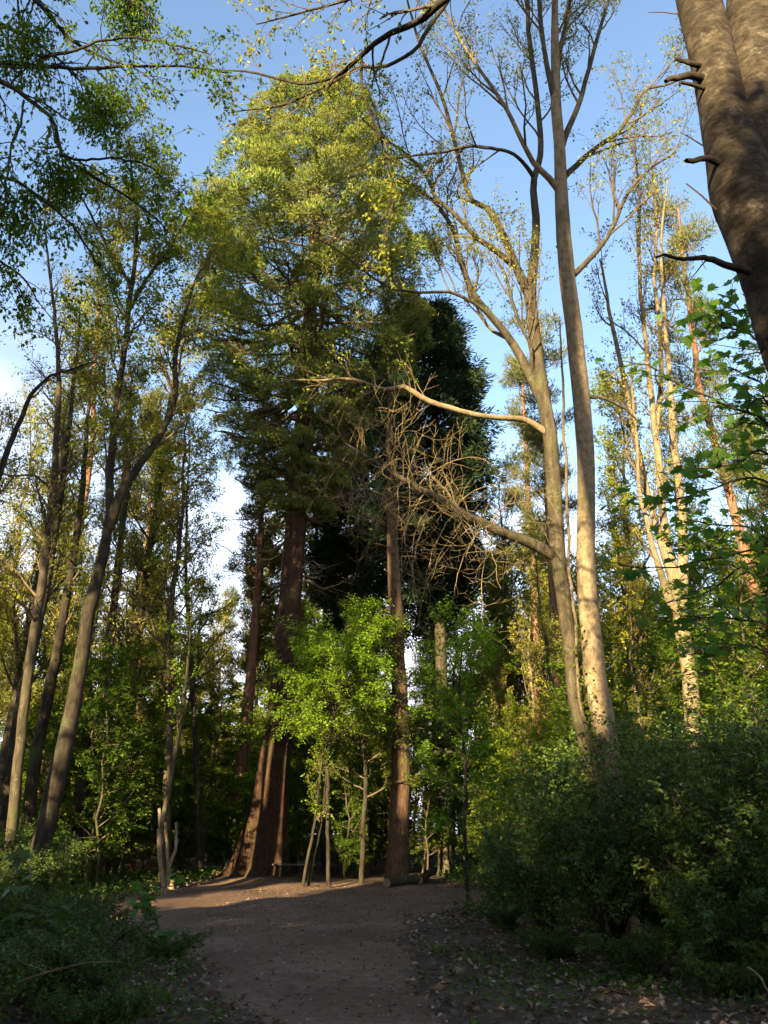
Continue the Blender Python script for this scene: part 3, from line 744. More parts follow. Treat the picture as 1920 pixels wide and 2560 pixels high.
# ================================================================== TRACED TREES, generic builder
def traced_tree(name, label, trunk, Y, seed, bark, leaf, limbs=(), n1=10, l1=2.0, n2=5, l2=.9, n3=4, l3=.45, m=5, leaf_sz=.08, t0=.45, upb=.2, group=None, dy=0, sides=14, extra_top=True, flat=0.0, twig='bark_twig', ang=(.5, 1.1), limb_n=8, rs=.84):
    rng = np.random.default_rng(seed)
    P, R = trace(trunk, Y, 60, ground=True, rng=rng, wob=.012, dy=dy, rs=rs)
    b = np.array([P[0][0], P[0][1], float(hgt(P[0][0], P[0][1]))])
    t = thing(name, label, 'tree', b, group=group)
    a = Acc(); a.tubes(P, R, sides, .02, rng); part('trunk', a.mesh(name + '_trunk', bark, b, True), t)
    par, parR = [P[None]], [R[None]]
    lp, lr = [], []
    for pts, y0, d in limbs:
        p, r = trace(pts, y0, 24, rng=rng, wob=.012, dy=d); p, r = snap(p, r, P); lp.append(p); lr.append(r)
        a = Acc(); a.tubes(p, r, 9, .03, rng); part('limb', a.mesh(name + '_limb', bark, b, True), t)
    C1, C1R = spawn(rng, P[None], R[None], n1, t0, .99, l1, ang, upb, .12, 8, .45, .3, .5, flat)
    if lp:
        D1, D1R = spawn(rng, np.array(lp), np.array(lr), limb_n, .2, .99, l1 * .8, ang, upb, .12, 8, .5, .3, .4, flat)
        C1 = np.concatenate([C1, D1]); C1R = np.concatenate([C1R, D1R])
    C2, C2R = spawn(rng, C1, C1R, n2, .2, 1, l2, (.4, 1.0), upb * .6, .14, 6, .55, .4, .4, flat, rmin=.006)
    C3, C3R = spawn(rng, C2, C2R, n3, .25, 1, l3, (.4, 1.0), upb * .4, .15, 4, .6, .5, .3, flat, rmin=.004)
    single(C1, C1R, name, twig, b, t)
    a = Acc(); a.tubes(C2, C2R, 4); a.tubes(C3, C3R, 3)
    part('twigs', a.mesh(name + '_twigs', twig, b, True), t, 'stuff')
    if m:
        a = Acc(); leaf_on(rng, a, C3, m, leaf_sz, leaf_sz * .72, .2, flat); leaf_on(rng, a, C2, max(1, m // 2), leaf_sz, leaf_sz * .72, .4, flat)
        part('crown', a.mesh(name + '_crown', leaf, b), t)
    return t

# left group
traced_tree('leaning_tree', 'dark leaning tree forking high into two stems with sparse bronze spring leaves',
    [(98, 2150, 58), (150, 1902, 52), (191, 1715, 43), (211, 1583, 39), (231, 1485, 37), (255, 1381, 32), (269, 1294, 27), (270, 1207, 24), (278, 1109, 22), (292, 1005, 20), (304, 918, 18), (313, 850, 17), (322, 770, 15), (338, 650, 12), (341, 560, 10), (330, 450, 7), (320, 350, 4)], 22, 41, 'bark_dark', 'leaf_spring',
    limbs=[([(270, 1300, 24), (284, 1262, 22), (307, 1207, 20), (347, 1155, 19), (388, 1103, 18), (422, 1039, 16), (437, 964, 14), (434, 906, 12), (446, 850, 10), (470, 760, 8), (498, 683, 5), (540, 620, 3)], 22, -.6),
           ([(322, 770, 9), (370, 690, 8), (430, 610, 6), (470, 540, 4)], 22, -.8), ([(325, 730, 9), (280, 640, 8), (230, 540, 6), (190, 470, 3)], 22, .5)],
    n1=28, l1=2.8, n2=8, l2=1.2, n3=5, l3=.6, m=11, leaf_sz=.095, t0=.45, upb=.22)
traced_tree('slender_tree', 'slender straight grey trunk with thin bare side branches against pale sky',
    [(30, 2080, 34), (50, 1850, 31), (64, 1720, 29), (81, 1583, 28), (101, 1467, 26), (116, 1352, 23), (133, 1207, 20), (142, 1091, 17), (148, 976, 14), (142, 860, 12), (130, 740, 9), (115, 600, 6), (105, 480, 3)], 24, 42, 'bark_grey', 'leaf_gold',
    limbs=[([(133, 1230, 6), (90, 1190, 6), (40, 1190, 5), (0, 1180, 4)], 24, -.5), ([(145, 935, 9), (190, 925, 8), (240, 905, 5)], 24, -.5)],
    n1=26, l1=1.9, n2=5, l2=.9, n3=3, l3=.5, m=3, leaf_sz=.08, t0=.3, upb=.05)
traced_tree('bent_tree', 'bare dark-limbed tree bending over from the side of the slender grey trunk',
    [(-160, 2100, 34), (-110, 1700, 30), (-60, 1350, 24), (0, 1185, 19), (30, 1105, 16), (60, 1040, 14), (85, 985, 12), (130, 935, 9), (200, 915, 6), (240, 900, 3)], 19, 43, 'bark_dark', 'leaf_gold', n1=14, l1=1.5, n2=5, l2=.8, n3=3, l3=.4, m=1, leaf_sz=.07, t0=.4, upb=.25)
for q, (tr, Y, lab) in enumerate([
    ([(15, 2110, 40), (35, 1902, 36), (65, 1730, 33), (90, 1600, 30), (120, 1450, 26), (150, 1250, 20), (175, 1050, 14), (190, 900, 8), (200, 780, 4)], 25.5, 'straight dark trunk standing just behind the leaning forked tree'),
    ([(62, 2120, 40), (88, 1902, 36), (124, 1720, 32), (150, 1580, 28), (172, 1450, 24), (200, 1250, 18), (215, 1100, 13), (225, 950, 7)], 27, 'dark trunk close beside the leaning forked tree with ivy-green sides'),
    ([(180, 2150, 36), (214, 1960, 34), (237, 1845, 30), (262, 1700, 26), (285, 1560, 21), (300, 1400, 17), (318, 1236, 13), (330, 1050, 8)], 29, 'dark slim trunk between the leaning tree and the cut coppice stems')]):
    traced_tree('dark_trunk_tree', lab, tr, Y, 50 + q, 'bark_dark', 'leaf_spring', n1=16, l1=1.9, n2=6, l2=.95, n3=4, l3=.5, m=5, leaf_sz=.09, t0=.45, upb=.15)

def needle_crown(rng, acc, P, n, L=.2, W=.035, r=.32):
    c = np.concatenate([P[:, -1], P[:, -2], P[:, len(P[0]) // 2]])
    o = nrm(np.concatenate([P[:, -1] - P[:, 0]] * 3))
    c = c + rng.normal(0, .12, c.shape)
    acc.leaves(*conifer_foliage(rng, c, np.full(len(c), r) * rng.uniform(.6, 1.2, len(c)), o, n, L, W, upw=.35))

def traced_pine(label, trunk, Y, seed, nb=34, bl=1.7, t0=.55, stubs=26, group=None, name='pine_tree', leaf='leaf_pine', bark='bark_pine'):
    rng = np.random.default_rng(seed)
    P, R = trace(trunk, Y, 60, ground=True, rng=rng, wob=.014)
    b = np.array([P[0][0], P[0][1], float(hgt(P[0][0], P[0][1]))])
    t = thing(name, label, 'tree', b, group=group)
    a = Acc(); a.tubes(P, R, 12, .025, rng); part('trunk', a.mesh(name + '_trunk', bark, b, True), t)
    C1, C1R = spawn(rng, P[None], R[None], nb, t0, .99, bl, (.8, 1.4), .12, .14, 7, .4, .3, .45)
    S1, S1R = spawn(rng, P[None], R[None], stubs, .2, t0 + .1, .9, (1.0, 1.6), -.05, .12, 5, .2, .4, .2, rmin=.008)
    C2, C2R = spawn(rng, C1, C1R, 5, .35, 1, .6, (.4, 1.0), .15, .15, 5, .6, .4, .3, rmin=.006)
    single(C1, C1R, name, bark, b, t)
    a = Acc(); a.tubes(S1, S1R, 4); a.tubes(C2, C2R, 3); part('twigs', a.mesh(name + '_twigs', bark, b, True), t, 'stuff')
    a = Acc(); needle_crown(rng, a, C2, 26); part('crown', a.mesh(name + '_crown', leaf, b), t)
    return t

traced_pine('sunlit orange-barked pine leaning beyond the maple saplings', [(1960, 1800, 30), (1909, 1578, 27), (1874, 1467, 25), (1845, 1352, 23), (1816, 1236, 21), (1782, 1109, 18), (1747, 976, 16), (1730, 860, 14), (1716, 740, 11), (1705, 620, 8), (1695, 520, 4)], 25, 61, t0=.5)
traced_pine('pale pink-barked pine rising between the leaning forked tree and the slender grey trunk', [(120, 1760, 20), (156, 1560, 18), (174, 1485, 17), (203, 1323, 15), (222, 1180, 14), (231, 1100, 13), (236, 976, 12), (240, 850, 9), (246, 720, 5), (250, 620, 3)], 40, 62)
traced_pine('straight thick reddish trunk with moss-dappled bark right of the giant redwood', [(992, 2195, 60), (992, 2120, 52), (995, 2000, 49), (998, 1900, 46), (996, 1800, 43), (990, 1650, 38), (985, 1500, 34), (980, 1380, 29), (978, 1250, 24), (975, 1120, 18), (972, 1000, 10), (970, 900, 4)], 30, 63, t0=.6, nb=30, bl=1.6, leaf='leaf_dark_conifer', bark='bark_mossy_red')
traced_pine('lit pale trunk just left of the giant redwood, half hidden by leaves', [(575, 2180, 34), (590, 2080, 30), (602, 1900, 27), (622, 1700, 22), (636, 1500, 18), (648, 1300, 14), (656, 1100, 8), (660, 980, 4)], 37, 64, t0=.55)
traced_pine('pine with sunlit lower trunk between the leaning tree and the redwood', [(210, 1960, 30), (232, 1830, 27), (260, 1720, 24), (278, 1583, 20), (300, 1439, 16), (312, 1236, 13), (322, 1080, 10), (330, 950, 5)], 33, 65)
traced_pine('red-barked pine standing directly behind the twin-stemmed tree', [(1400, 1950, 24), (1392, 1800, 22), (1385, 1600, 21), (1378, 1450, 19), (1370, 1250, 17), (1362, 1050, 14), (1356, 900, 9), (1350, 800, 4)], 30, 66)
traced_pine('thin red-barked pine left of the twin-stemmed tree', [(1350, 1980, 17), (1345, 1800, 16), (1338, 1600, 15), (1330, 1400, 14), (1320, 1200, 12), (1312, 1050, 8), (1306, 930, 4)], 38, 67)

# multi-stemmed tree on the right
traced_tree('multi_stemmed_tree', 'tree with a cluster of pale sunlit stems rising from one trunk behind the maple saplings',
    [(1740, 1950, 52), (1730, 1800, 48), (1718, 1680, 45), (1700, 1560, 42), (1690, 1460, 36), (1672, 1380, 26), (1658, 1280, 22), (1645, 1150, 20), (1632, 1040, 18), (1622, 930, 16), (1608, 800, 13), (1598, 680, 11), (1600, 520, 8), (1590, 400, 5), (1585, 300, 3)], 21, 71, 'bark_smooth', 'leaf_gold',
    limbs=[([(1690, 1480, 26), (1655, 1370, 20), (1630, 1280, 17), (1600, 1150, 15), (1570, 1010, 13), (1545, 880, 11), (1520, 760, 8), (1500, 650, 5)], 20.8, .8),
           ([(1700, 1500, 30), (1708, 1400, 22), (1700, 1265, 20), (1686, 1150, 18), (1676, 1000, 16), (1668, 870, 13), (1660, 740, 10), (1655, 600, 7), (1670, 450, 4)], 21.2, -.5),
           ([(1640, 1100, 13), (1655, 950, 12), (1650, 820, 10), (1635, 700, 9), (1640, 560, 7), (1630, 420, 4)], 21.1, .6),
           ([(1700, 1540, 22), (1670, 1480, 20), (1640, 1380, 15), (1620, 1300, 13), (1600, 1230, 10), (1590, 1100, 8), (1580, 960, 5)], 20.6, -.8)],
    n1=14, l1=1.9, n2=6, l2=.9, n3=4, l3=.45, m=4, leaf_sz=.075, t0=.5, upb=.35, limb_n=9)

# ================================================================== CUT COPPICE TREE beside the clearing
rng = np.random.default_rng(81)
Yc = 25.2
cp, cr = trace([(412, 2228, 15), (406, 2190, 13), (400, 2146, 13), (398, 2072, 12)], Yc, 16, ground=True)
cb = np.array([cp[0][0], cp[0][1], float(hgt(cp[0][0], cp[0][1]))])
cop = thing('coppiced_tree', 'small coppiced tree with several pale sawn-off sunlit stems left of the redwood', 'tree', cb)
a = Acc(); a.tubes(cp, cr, 10, .03, rng, close=True); part('stem', a.mesh('coppice_stem', 'bark_pale', cb, True), cop)
for pts in ([(400, 2080, 10), (399, 2050, 9), (398, 2022, 8)], [(419, 2215, 10), (419, 2170, 9), (418, 2116, 8), (413, 2055, 7)], [(419, 2200, 10), (424, 2170, 9), (434, 2140, 9), (442, 2119, 8), (441, 2055, 7)], [(401, 2085, 12), (405, 2060, 13), (413, 2010, 13), (422, 1974, 12), (430, 1920, 11), (445, 1845, 10), (460, 1750, 9), (470, 1650, 7), (478, 1550, 5), (480, 1480, 3)]):
    p, r = trace(pts, Yc, 16, rng=rng, wob=.006)
    a = Acc(); a.tubes(p, r, 9, .03, rng, close=True); part('stem', a.mesh('coppice_stem', 'bark_pale' if len(pts) < 6 else 'bark_grey', cb, True), cop)
q, qr = spawn(rng, p[None], r[None], 10, .35, 1, 1.3, (.6, 1.2), .2, .14, 6, .5, .4, rmin=.006)
q2, q2r = spawn(rng, q, qr, 6, .2, 1, .55, (.5, 1.1), .1, .15, 5, .6, .4, flat=.6, rmin=.004)
a = Acc(); a.tubes(q, qr, 5); a.tubes(q2, q2r, 3); part('branches', a.mesh('coppice_branches', 'bark_twig', cb, True), cop, 'stuff')
a = Acc(); leaf_on(rng, a, q2, 12, .085, .06, .1, .6); part('crown', a.mesh('coppice_crown', 'leaf_fresh', cb), cop)

# ================================================================== PROTOTYPES for the wood behind
def proto_pine(seed, h, r0, crown0, leaf='leaf_pine', bl=1.9, nb=44):
    rng = np.random.default_rng(seed)
    k = 22
    P = np.zeros((k, 3)); P[:, 2] = np.linspace(-.2, h, k)
    w = np.cumsum(rng.normal(0, .06, (k, 2)), axis=0); w -= w[0]; P[:, :2] = w * np.linspace(0, 1, k)[:, None]
    R = np.interp(np.linspace(0, 1, k), [0, .06, .6, 1], [r0 * 1.25, r0, r0 * .66, .02])
    a = Acc(); a.tubes(P, R, 10, .03, rng); tm = a.mesh('pine_trunk', 'bark_pine', smooth=True)
    C1, C1R = spawn(rng, P[None], R[None], nb, crown0, .99, bl, (.8, 1.4), .1, .14, 7, .4, .3, .5)
    S1, S1R = spawn(rng, P[None], R[None], 30, .15, crown0 + .1, 1.1, (1.0, 1.6), -.05, .12, 5, .2, .4, .2, rmin=.01)
    C2, C2R = spawn(rng, C1, C1R, 5, .3, 1, .7, (.4, 1.0), .15, .15, 5, .6, .4, .3, rmin=.008)
    a = Acc(); a.tubes(C1, C1R, 5); a.tubes(S1, S1R, 3); a.tubes(C2, C2R, 3); bm = a.mesh('pine_branches', 'bark_dark', smooth=True)
    a = Acc(); needle_crown(rng, a, C2, 20, .24, .05, .36); cm = a.mesh('pine_crown', leaf)
    return [('trunk', tm, None), ('branches', bm, 'stuff'), ('crown', cm, None)]

def proto_broad(seed, h, r0, leaf, bark, m=7, sz=.11, t0=.3, upb=.3, n1=24, l1=2.8):
    rng = np.random.default_rng(seed)
    k = 22
    P = np.zeros((k, 3)); P[:, 2] = np.linspace(-.2, h, k)
    w = np.cumsum(rng.normal(0, .12, (k, 2)), axis=0); w -= w[0]; P[:, :2] = w * np.linspace(0, 1, k)[:, None]
    R = np.interp(np.linspace(0, 1, k), [0, .06, .6, 1], [r0 * 1.3, r0, r0 * .55, .015])
    a = Acc(); a.tubes(P, R, 10, .03, rng); tm = a.mesh('broadleaf_trunk', bark, smooth=True)
    C1, C1R = spawn(rng, P[None], R[None], n1, t0, .98, l1, (.5, 1.1), upb, .12, 8, .5, .3, .45)
    C2, C2R = spawn(rng, C1, C1R, 7, .15, 1, 1.25, (.4, 1.0), upb * .5, .14, 6, .55, .4, .4, rmin=.008)
    C3, C3R = spawn(rng, C2, C2R, 5, .2, 1, .6, (.4, 1.0), upb * .3, .15, 3, .6, .5, .3, rmin=.005)
    a = Acc(); a.tubes(C1, C1R, 5); a.tubes(C2, C2R, 3); a.tubes(C3, C3R, 3); bm = a.mesh('broadleaf_branches', 'bark_twig', smooth=True)
    a = Acc(); leaf_on(rng, a, C3, m, sz, sz * .72, .1); leaf_on(rng, a, C2, 3, sz, sz * .72, .4); cm = a.mesh('broadleaf_crown', leaf)
    return [('trunk', tm, None), ('branches', bm, 'stuff'), ('crown', cm, None)]

def proto_under(seed, h, leaf, m=15, sz=.105, n1=22, l1=1.9, r0=.05):
    rng = np.random.default_rng(seed)
    k = 14
    P = np.zeros((k, 3)); P[:, 2] = np.linspace(-.1, h, k)
    w = np.cumsum(rng.normal(0, .09, (k, 2)), axis=0); w -= w[0]; P[:, :2] = w
    R = np.linspace(r0, .012, k)
    a = Acc(); a.tubes(P, R, 8, .03, rng); tm = a.mesh('sapling_trunk', 'bark_grey', smooth=True)
    C1, C1R = spawn(rng, P[None], R[None], n1, .10, .98, l1, (.9, 1.4), .1, .10, 8, .5, .3, .45)
    C2, C2R = spawn(rng, C1, C1R, 8, .12, 1, .75, (.5, 1.0), .0, .12, 5, .55, .4, .4, flat=.75, rmin=.005)
    C3, C3R = spawn(rng, C2, C2R, 3, .2, 1, .38, (.4, 1.0), .0, .12, 4, .6, .5, .3, flat=.75, rmin=.003)
    a = Acc(); a.tubes(C1, C1R, 4); a.tubes(C2, C2R, 3); a.tubes(C3, C3R, 3); bm = a.mesh('sapling_branches', 'bark_twig', smooth=True)
    a = Acc(); leaf_on(rng, a, C3, m, sz, sz * .7, .05, .72, droop=.12, spread=.04); leaf_on(rng, a, C2, 4, sz, sz * .7, .2, .72, droop=.12, spread=.04); cm = a.mesh('sapling_crown', leaf)
    return [('trunk', tm, None), ('branches', bm, 'stuff'), ('crown', cm, None)]

pines = [proto_pine(101, 21, .19, .55), proto_pine(102, 24, .21, .6), proto_pine(103, 18, .15, .5, bl=1.6)]
broads = [proto_broad(111, 17, .15, 'leaf_spring', 'bark_grey'), proto_broad(112, 20, .18, 'leaf_gold', 'bark_grey', m=6), proto_broad(113, 14, .11, 'leaf_spring', 'bark_dark', upb=.2), proto_broad(114, 19, .16, 'leaf_gold', 'bark_smooth', m=4, upb=.45)]
unders = [proto_under(121, 6.5, 'leaf_under'), proto_under(122, 5.0, 'leaf_fresh'), proto_under(123, 7.5, 'leaf_under', l1=2.3), proto_under(124, 3.2, 'leaf_under', l1=1.4, n1=18)]

def gz(x, y): return float(hgt(x, y))
rng = np.random.default_rng(200)
PINE_LAB = 'slim pine with bare pinkish trunk'
BROAD_LAB = ['grey-trunked tree in thin green leaf', 'tall tree with golden young leaves', 'small dark-trunked broadleaf tree', 'pale-trunked tree with upswept branches']
UNDER_LAB = ['sapling with layered mid-green leaves', 'bright fresh-green sapling', 'spreading mid-green sapling', 'low leafy sapling']
spots = []
MARKS = [(-.43, 'the slender trunk'), (-.35, 'the leaning tree'), (-.265, 'the coppiced stems'), (-.145, 'the redwood'), (-.06, 'the sunlit beech'), (.02, 'the reddish trunk'), (.085, 'the dark conifer'), (.2, 'the thin pine'), (.275, 'the twin tree'), (.38, 'the pale stems'), (.47, 'the leaning pine')]
def where(x, y):
    b = x / y
    m = min(MARKS, key=lambda q: abs(q[0] - b))
    if b < MARKS[0][0] - .028: w = 'outside ' + MARKS[0][1]
    elif b > MARKS[-1][0] + .028: w = 'outside ' + MARKS[-1][1]
    elif abs(m[0] - b) < .028: w = 'behind ' + m[1]
    else:
        lo = max(q for q in MARKS if q[0] <= b); hi = min(q for q in MARKS if q[0] > b)
        w = 'between %s and %s' % (lo[1], hi[1])
    return ('close ' if y < 36 else 'far ' if y > 58 else 'well ') + w
def ok(x, y, dmin):
    if path_dist(x, y) < 1.0 and y < 31: return False
    if np.hypot(x - SEQ[0], y - SEQ[1]) < 3.2: return False
    if 18 < y < 31 and -19.6 < x - .445 * y < -16.9: return False      # an open lane the low sun shines along
    for (a_, b_) in spots:
        if (a_ - x) ** 2 + (b_ - y) ** 2 < dmin * dmin: return False
    return True
def scatter(n, y0, y1, spread, dmin, xmin=-99, xmax=99):
    out = []
    for _ in range(n * 60):
        if len(out) >= n: break
        y = rng.uniform(y0, y1); x = rng.uniform(-1, 1) * (y * spread + 2)
        if xmin < x < xmax and ok(x, y, dmin): spots.append((x, y)); out.append((x, y))
    return out
for (x, y) in scatter(44, 36, 85, .56, 2.2):
    i = rng.integers(0, 3)
    place(pines[i], 'pine_tree', PINE_LAB + ' ' + where(x, y), 'tree', (x, y, gz(x, y)), rng.uniform(0, 6.28), rng.uniform(.75, 1.05), 'pines in the wood behind', tilt=rng.normal(0, .02, 2))
for (x, y) in scatter(40, 34, 95, .58, 2.4):
    i = rng.integers(0, 4)
    place(broads[i], 'broadleaf_tree', BROAD_LAB[i] + ' ' + where(x, y), 'tree', (x, y, gz(x, y)), rng.uniform(0, 6.28), rng.uniform(.6, .9), 'broadleaf trees in the wood behind', tilt=rng.normal(0, .03, 2))
for (x, y) in scatter(60, 27, 70, .56, 1.6):
    i = rng.integers(0, 4)
    place(unders[i], 'understorey_sapling', UNDER_LAB[i] + ' ' + where(x, y), 'tree', (x, y, gz(x, y)), rng.uniform(0, 6.28), rng.uniform(.7, 1.15), 'understorey saplings')
# fresh green beeches in front of and beside the redwood
traced_tree('beech_tree', 'bright sunlit beech spreading fresh green sprays in front of the redwood', [(822, 2236, 13), (820, 2120, 12), (815, 1980, 11), (822, 1860, 10), (838, 1760, 8), (850, 1680, 7), (858, 1620, 5), (862, 1560, 3)], 28.6, 76, 'bark_dark', 'leaf_fresh', n1=44, l1=3.3, n2=9, l2=1.1, n3=4, l3=.45, m=17, leaf_sz=.078, t0=.50, upb=-.07, flat=.75, sides=10, ang=(.8, 1.4), twig='bark_dark')
traced_tree('beech_tree', 'slim beech with sunlit lime-green sprays where the path bends away', [(1170, 2200, 12), (1165, 2050, 11), (1160, 1900, 10), (1150, 1760, 8), (1150, 1650, 5), (1155, 1580, 3)], 23, 77, 'bark_dark', 'leaf_fresh', n1=30, l1=2.0, n2=7, l2=.85, n3=3, l3=.4, m=13, leaf_sz=.085, t0=.25, upb=-.02, flat=.75, sides=10, ang=(.8, 1.4))
traced_tree('beech_tree', 'dark green beech leaning out behind the bench', [(905, 2230, 16), (908, 2100, 15), (915, 1950, 13), (905, 1800, 11), (920, 1650, 8), (930, 1560, 4)], 30, 78, 'bark_dark', 'leaf_under', n1=26, l1=2.2, n2=8, l2=.9, n3=4, l3=.45, m=12, leaf_sz=.10, t0=.3, upb=.02, flat=.7, sides=10, ang=(.8, 1.4))
traced_tree('hornbeam_tree', 'full yellow-green tree filling the gap left of the redwood behind the coppiced stems', [(500, 2190, 20), (498, 2050, 18), (490, 1850, 16), (478, 1650, 13), (470, 1480, 11), (468, 1330, 8), (472, 1200, 5), (476, 1100, 3)], 33.5, 79, 'bark_dark', 'leaf_spring', n1=46, l1=3.0, n2=8, l2=1.1, n3=4, l3=.5, m=11, leaf_sz=.085, t0=.36, upb=.08, flat=.3, ang=(.7, 1.3), twig='bark_dark')
# nearer broadleaf trees left and right of the clearing
for (x, y) in scatter(13, 27, 44, .60, 2.2, xmax=-6.5):
    i = rng.integers(0, 4)
    place(broads[i], 'broadleaf_tree', BROAD_LAB[i] + ' ' + where(x, y), 'tree', (x, y, gz(x, y)), rng.uniform(0, 6.28), rng.uniform(.65, 1.0), 'broadleaf trees in the wood behind', tilt=rng.normal(0, .03, 2))
for (x, y) in scatter(13, 25, 46, .60, 2.2, xmin=5.0):
    i = rng.integers(0, 4)
    place(broads[i], 'broadleaf_tree', BROAD_LAB[i] + ' ' + where(x, y), 'tree', (x, y, gz(x, y)), rng.uniform(0, 6.28), rng.uniform(.55, .9), 'broadleaf trees in the wood behind', tilt=rng.normal(0, .03, 2))

# dense leafy thicket closing the wood far behind
rng = np.random.default_rng(210)
thick = [proto_broad(141, 9, .10, 'leaf_under', 'bark_dark', m=12, sz=.17, n1=26, l1=2.6, t0=.06, upb=.15), proto_broad(142, 10, .11, 'leaf_spring', 'bark_grey', m=10, sz=.16, n1=26, l1=2.6, t0=.08, upb=.2)]
THICK_LAB = ['bushy dark green tree', 'bushy yellow-green tree']
for (x, y) in scatter(64, 52, 95, .58, 2.3):
    i = int(rng.uniform() < .45)
    place(thick[i], 'bushy_tree', THICK_LAB[i] + ' ' + where(x, y), 'tree', (x, y, gz(x, y)), rng.uniform(0, 6.28), rng.uniform(.8, 1.35), 'bushy trees far back')
midt = [proto_broad(151, 10, .10, 'leaf_spring', 'bark_grey', m=12, sz=.105, n1=34, l1=2.2, t0=.10, upb=.15), proto_broad(152, 10, .10, 'leaf_gold', 'bark_grey', m=11, sz=.105, n1=32, l1=2.2, t0=.12, upb=.2), proto_broad(153, 10, .10, 'leaf_fresh', 'bark_dark', m=12, sz=.105, n1=34, l1=2.3, t0=.10, upb=.1)]
MID_LAB = ['full yellow-green tree', 'full golden-leaved tree', 'full fresh-green tree']
for (x, y) in scatter(9, 34, 56, .60, 2.2, xmax=-5.5) + scatter(12, 42, 60, .2, 2.2) + scatter(15, 32, 58, .60, 2.2, xmin=4.5):
    i = rng.integers(0, 3)
    place(midt[i], 'leafy_tree', MID_LAB[i] + ' ' + where(x, y), 'tree', (x, y, gz(x, y)), rng.uniform(0, 6.28), rng.uniform(1.0, 1.35) if x < -5.5 else rng.uniform(1.15, 1.75), 'leafy trees of the middle distance')
tallm = [proto_broad(161, 23, .2, 'leaf_spring', 'bark_grey', m=10, sz=.11, n1=48, l1=3.3, t0=.2, upb=.2), proto_broad(162, 23, .2, 'leaf_gold', 'bark_grey', m=8, sz=.10, n1=44, l1=3.2, t0=.25, upb=.25)]
for x, y, i, s_, lab in ((-13.2, 30, 1, 2.3, 'tall golden-lit tree rising beyond the slender trunk'), (-10.6, 35, 1, 2.5, 'tall golden tree rising behind the leaning forked tree'), (-19, 40, 1, 2.3, 'tall golden tree far outside the slender trunk'), (11.2, 37, 0, 2.3, 'tall yellow-green crown beyond the twin-stemmed tree'), (15.6, 41, 1, 2.3, 'tall golden crown behind the cluster of pale stems'), (7.4, 46, 0, 2.2, 'tall yellow-green tree well behind the dark conifer'), (19.5, 38, 0, 2.2, 'tall yellow-green tree outside the leaning orange pine')):
    place(tallm[i], 'tall_leafy_tree', lab, 'tree', (x, y, gz(x, y)), x * 2.1, s_ / 2.3)
# shrubs and saplings of the middle distance, left and right of the clearing
for (x, y) in scatter(34, 22, 44, .60, 1.3, xmax=-5.0):
    i = rng.integers(0, 4)
    place(unders[i], 'understorey_sapling', UNDER_LAB[i] + ' ' + where(x, y), 'tree', (x, y, gz(x, y)), rng.uniform(0, 6.28), rng.uniform(.6, 1.1), 'understorey saplings')
for (x, y) in scatter(34, 17, 44, .60, 1.3, xmin=3.6):
    i = rng.integers(0, 4)
    place(unders[i], 'understorey_sapling', UNDER_LAB[i] + ' ' + where(x, y), 'tree', (x, y, gz(x, y)), rng.uniform(0, 6.28), rng.uniform(.6, 1.05), 'understorey saplings')
for (x, y) in scatter(40, 34, 48, .3, .9):
    i = rng.integers(0, 4)
    place(unders[i], 'understorey_sapling', UNDER_LAB[i] + ' ' + where(x, y), 'tree', (x, y, gz(x, y)), rng.uniform(0, 6.28), rng.uniform(.7, 1.2), 'understorey saplings')

for (x, y) in scatter(60, 33, 60, .56, 1.2):
    i = (3, 3, 1, 0)[rng.integers(0, 4)]
    place(unders[i], 'understorey_sapling', UNDER_LAB[i] + ' ' + where(x, y), 'tree', (x, y, gz(x, y)), rng.uniform(0, 6.28), rng.uniform(.6, .95), 'understorey saplings')

# ================================================================== OVERHANGING BRANCHES
# limb of the forked tree reaching over the path
rng = np.random.default_rng(301)
OV = [([(1700, -470, 46), (1500, -300, 34), (1300, -140, 26), (1122, -5, 20), (1076, 38, 18), (1018, 69, 16), (960, 96, 14), (903, 145, 12), (856, 185, 11), (810, 205, 9), (764, 211, 8), (723, 203, 7), (608, 179, 5), (550, 176, 3)], 4.7, 2.4),
      ([(1122, -5, 12), (1040, 120, 10), (960, 168, 9), (891, 174, 8), (839, 203, 7), (752, 243, 6), (683, 269, 5), (579, 281, 3)], 6.2, 1.0),
      ([(903, 145, 8), (905, 240, 7), (935, 320, 6), (965, 400, 5), (985, 500, 4), (960, 580, 3)], 6.6, .5),
      ([(1300, -140, 16), (1150, -120, 12), (1000, -60, 9), (860, -10, 7), (740, 30, 5), (640, 60, 3)], 5.8, 1.2)]
op, orr = [], []
for pts, y0, dy in OV:
    p, r = trace(pts, y0, 30, rng=rng, wob=.006, dy=dy); op.append(p); orr.append(r)
    a = Acc(); a.tubes(p, r, 9, .03, rng); part('limb', a.mesh('forked_limb', 'bark_dark', nb, True), near)
op, orr = np.array(op), np.array(orr)
O1, O1R = spawn(rng, op, orr, 13, .38, 1, .75, (.4, 1.0), .05, .14, 7, .5, .4, .3, rmin=.003)
O2, O2R = spawn(rng, O1, O1R, 5, .2, 1, .34, (.4, 1.1), .05, .16, 5, .6, .5, .2, rmin=.002)
a = Acc(); a.tubes(O1, O1R, 5); a.tubes(O2, O2R, 3); part('twigs', a.mesh('forked_twigs', 'bark_twig', nb, True), near, 'stuff')
a = Acc(); leaf_on(rng, a, O2, 6, .050, .034, .15, spread=.02); leaf_on(rng, a, O1, 5, .05, .034, .3, spread=.02)
part('leaf_sprays', a.mesh('forked_sprays', 'leaf_spring', nb), near)

